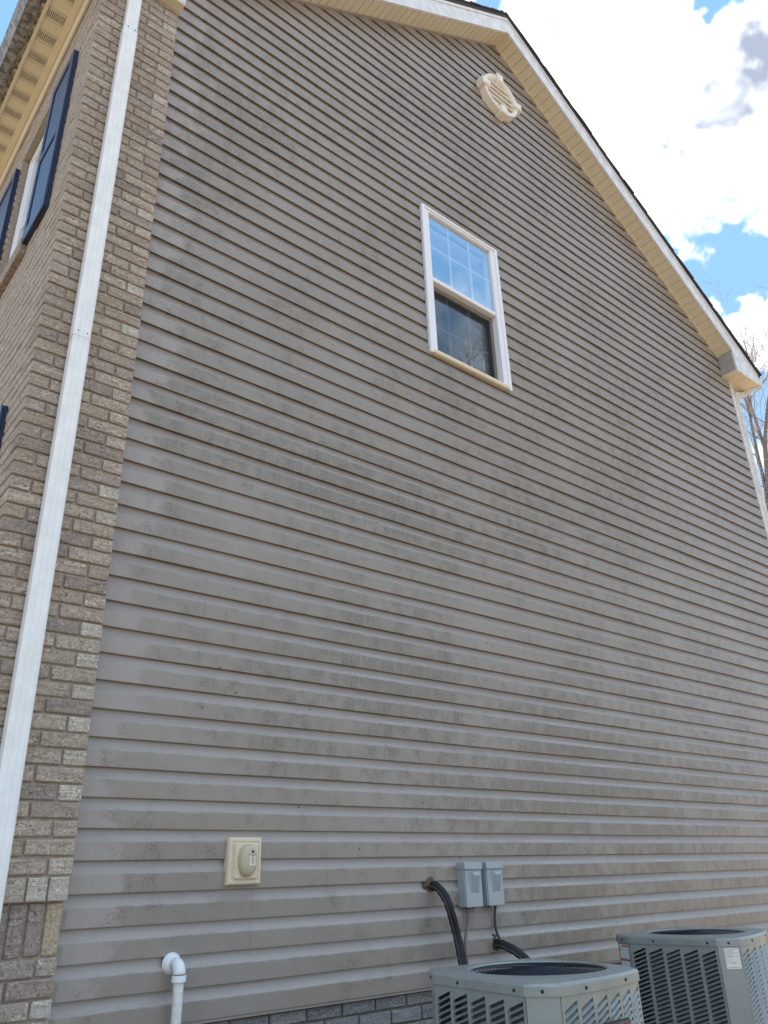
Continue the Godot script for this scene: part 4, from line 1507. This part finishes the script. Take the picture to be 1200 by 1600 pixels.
# ------------------------------------------------------------------ scene
func _ready() -> void:
	rng.seed = 20
	var cam := Camera3D.new()
	cam.name = "camera"
	cam.position = CAMPOS
	cam.rotation = Vector3(0.4317, -0.7021, -0.0314)
	cam.fov = 65.8
	cam.near = 0.05
	cam.far = 600.0
	add_child(cam)
	cam.current = true
	var env := Environment.new()
	env.background_mode = Environment.BG_SKY
	var pano := PanoramaSkyMaterial.new()
	pano.panorama = tex(sky_image())
	pano.energy_multiplier = 1.0
	var sky := Sky.new()
	sky.sky_material = pano
	env.sky = sky
	env.tonemap_mode = Environment.TONE_MAPPER_LINEAR
	env.tonemap_exposure = 2.35
	env.sdfgi_enabled = true
	env.ssao_enabled = true
	env.ssil_enabled = true
	var we := WorldEnvironment.new()
	we.name = "world_environment"
	we.environment = env
	add_child(we)
	var sun := DirectionalLight3D.new()
	sun.name = "sun"
	var to_sun := v3(0.42, 0.80, -0.43).normalized()
	sun.look_at_from_position(Vector3.ZERO, -to_sun, v3(0, 0, 1))
	sun.light_energy = 1.3
	sun.light_color = Color(1.0, 0.95, 0.87)
	sun.light_angular_distance = 0.5
	sun.shadow_enabled = true
	add_child(sun)

	make_materials()
	print("materials ", Time.get_ticks_msec())
	# ground
	var st := new_st()
	quad(st, v3(-250, GROUND, 250), v3(250, GROUND, 250), v3(250, GROUND, -250), v3(-250, GROUND, -250))
	var g := done(st, "ground", M.lawn, self)
	g.set_meta("kind", "structure")
	build_house()
	print("house ", Time.get_ticks_msec())

	# air conditioners on their pads
	var near_at := v3(1.030, GROUND + 0.12, 1.062)
	var far_at := v3(2.866, GROUND + 0.12, 0.648)
	for q in [[near_at, "grey concrete pad under the air conditioner nearer the camera"], [far_at, "grey concrete pad under the air conditioner farther along the wall"]]:
		var pd := thing("concrete_pad", q[1], "concrete pad", v3(q[0].x + 0.33, GROUND - 0.03, q[0].z + 0.22), "pads under the air conditioners")
		st = new_st()
		cbox2(st, v3(-0.5, 0, -0.45), v3(0.5, 0.149, 0.5), 0.012)
		done(st, "slab", M.concrete, pd)
	condenser("grey green air conditioner nearer the camera with a red lettered dark badge", near_at, deg_to_rad(-6.1), Vector2(0, 0), 0.17 - near_at.y, false)
	condenser("grey green air conditioner farther along the wall with white paper labels", far_at, deg_to_rad(4.4), Vector2(0, 0), 0.17 - far_at.y, true)
	disconnect_switch("left of two small grey metal electrical boxes on the siding", 2.221, 0.370)
	disconnect_switch("right of two small grey metal electrical boxes on the siding", 2.400, 0.371)
	line_set("black insulated pipe from the upper foam sealed hole beside the electrical boxes", [v3(2.005, 0.489, -0.01), v3(2.012, 0.478, 0.05), v3(2.022, 0.425, 0.10), v3(2.031, 0.370, 0.12), v3(2.066, 0.261, 0.12), v3(2.074, 0.156, 0.14), v3(2.066, 0.05, 0.16), v3(2.03, -0.35, 0.22), v3(1.75, -0.50, 0.5), v3(1.45, -0.52, 0.98)], 0.052)
	line_set("black insulated pipe from the lower foam sealed hole below the electrical boxes", [v3(2.490, 0.172, -0.01), v3(2.492, 0.168, 0.05), v3(2.505, 0.150, 0.10), v3(2.520, 0.128, 0.14), v3(2.557, 0.075, 0.18), v3(2.62, -0.10, 0.24), v3(2.75, -0.42, 0.36), v3(3.0, -0.52, 0.56)], 0.050)
	cable("thin grey cable hanging from the left electrical box", [v3(2.256, 0.366, 0.028), v3(2.250, 0.30, 0.030), v3(2.215, 0.24, 0.045), v3(2.16, 0.15, 0.09), v3(2.13, -0.2, 0.16), v3(1.9, -0.5, 0.4)], 0.0085, M.cable_grey)
	cable("thin dark cable from the right electrical box down to the lower hole", [v3(2.485, 0.366, 0.028), v3(2.478, 0.30, 0.022), v3(2.484, 0.24, 0.020), v3(2.497, 0.195, 0.03)], 0.0075, M.cable_dark)
	pvc_pipe()
	sensor()
	print("things ", Time.get_ticks_msec())

	# trees behind the house, seen past its back corner
	bare_tree("bare tree past the downspout, its trunk forking low behind the house corner", v3(25.8, GROUND, -7.3), [
		[v3(25.8, GROUND, -7.3), v3(25.9, 4, -7.35), v3(26, 8, -7.3), v3(26, 12.26, -7.29), v3(26, 12.95, -7.22), v3(26, 14.66, -7.18), v3(26, 15.93, -7.11), v3(26, 16.79, -7.11), v3(26, 17.6, -6.97), v3(26, 18.5, -6.6)],
		[v3(25.8, GROUND, -7.3), v3(25.9, 4, -7.25), v3(26, 8, -7.15), v3(26, 12.96, -7.12), v3(26, 14.45, -6.89), v3(26, 15.12, -6.92), v3(26, 16.15, -6.98), v3(26, 16.67, -6.99), v3(26.2, 17.6, -7.1), v3(26.3, 18.8, -7.2)],
		[v3(26, 12.9, -7.1), v3(26, 14.40, -6.88), v3(26, 15.1, -6.70), v3(26, 16.12, -6.37), v3(26.1, 17.4, -5.9), v3(26.2, 18.9, -5.2)]], 0.105, 41, 2, "bare trees behind the house")
	random_tree("slim bare tree beyond the forked one, its top twigs against the white cloud", v3(33.0, GROUND, -6.2), 20.5, 77, 2, "bare trees behind the house")
	# trees across the yard behind the camera, mirrored in the upstairs window
	random_tree("tall bare tree across the yard, mirrored in the upstairs window", v3(12.4, GROUND, 7.4), 15.2, 131, 2, "bare trees across the yard")
	random_tree("bare tree across the yard, the lowest of the mirrored ones", v3(10.6, GROUND, 7.7), 13.6, 135, 2, "bare trees across the yard")
	random_tree("bare tree across the yard, the farthest from the brick corner", v3(15.5, GROUND, 8.6), 18.0, 137, 2, "bare trees across the yard")
	print("trees ", Time.get_ticks_msec())
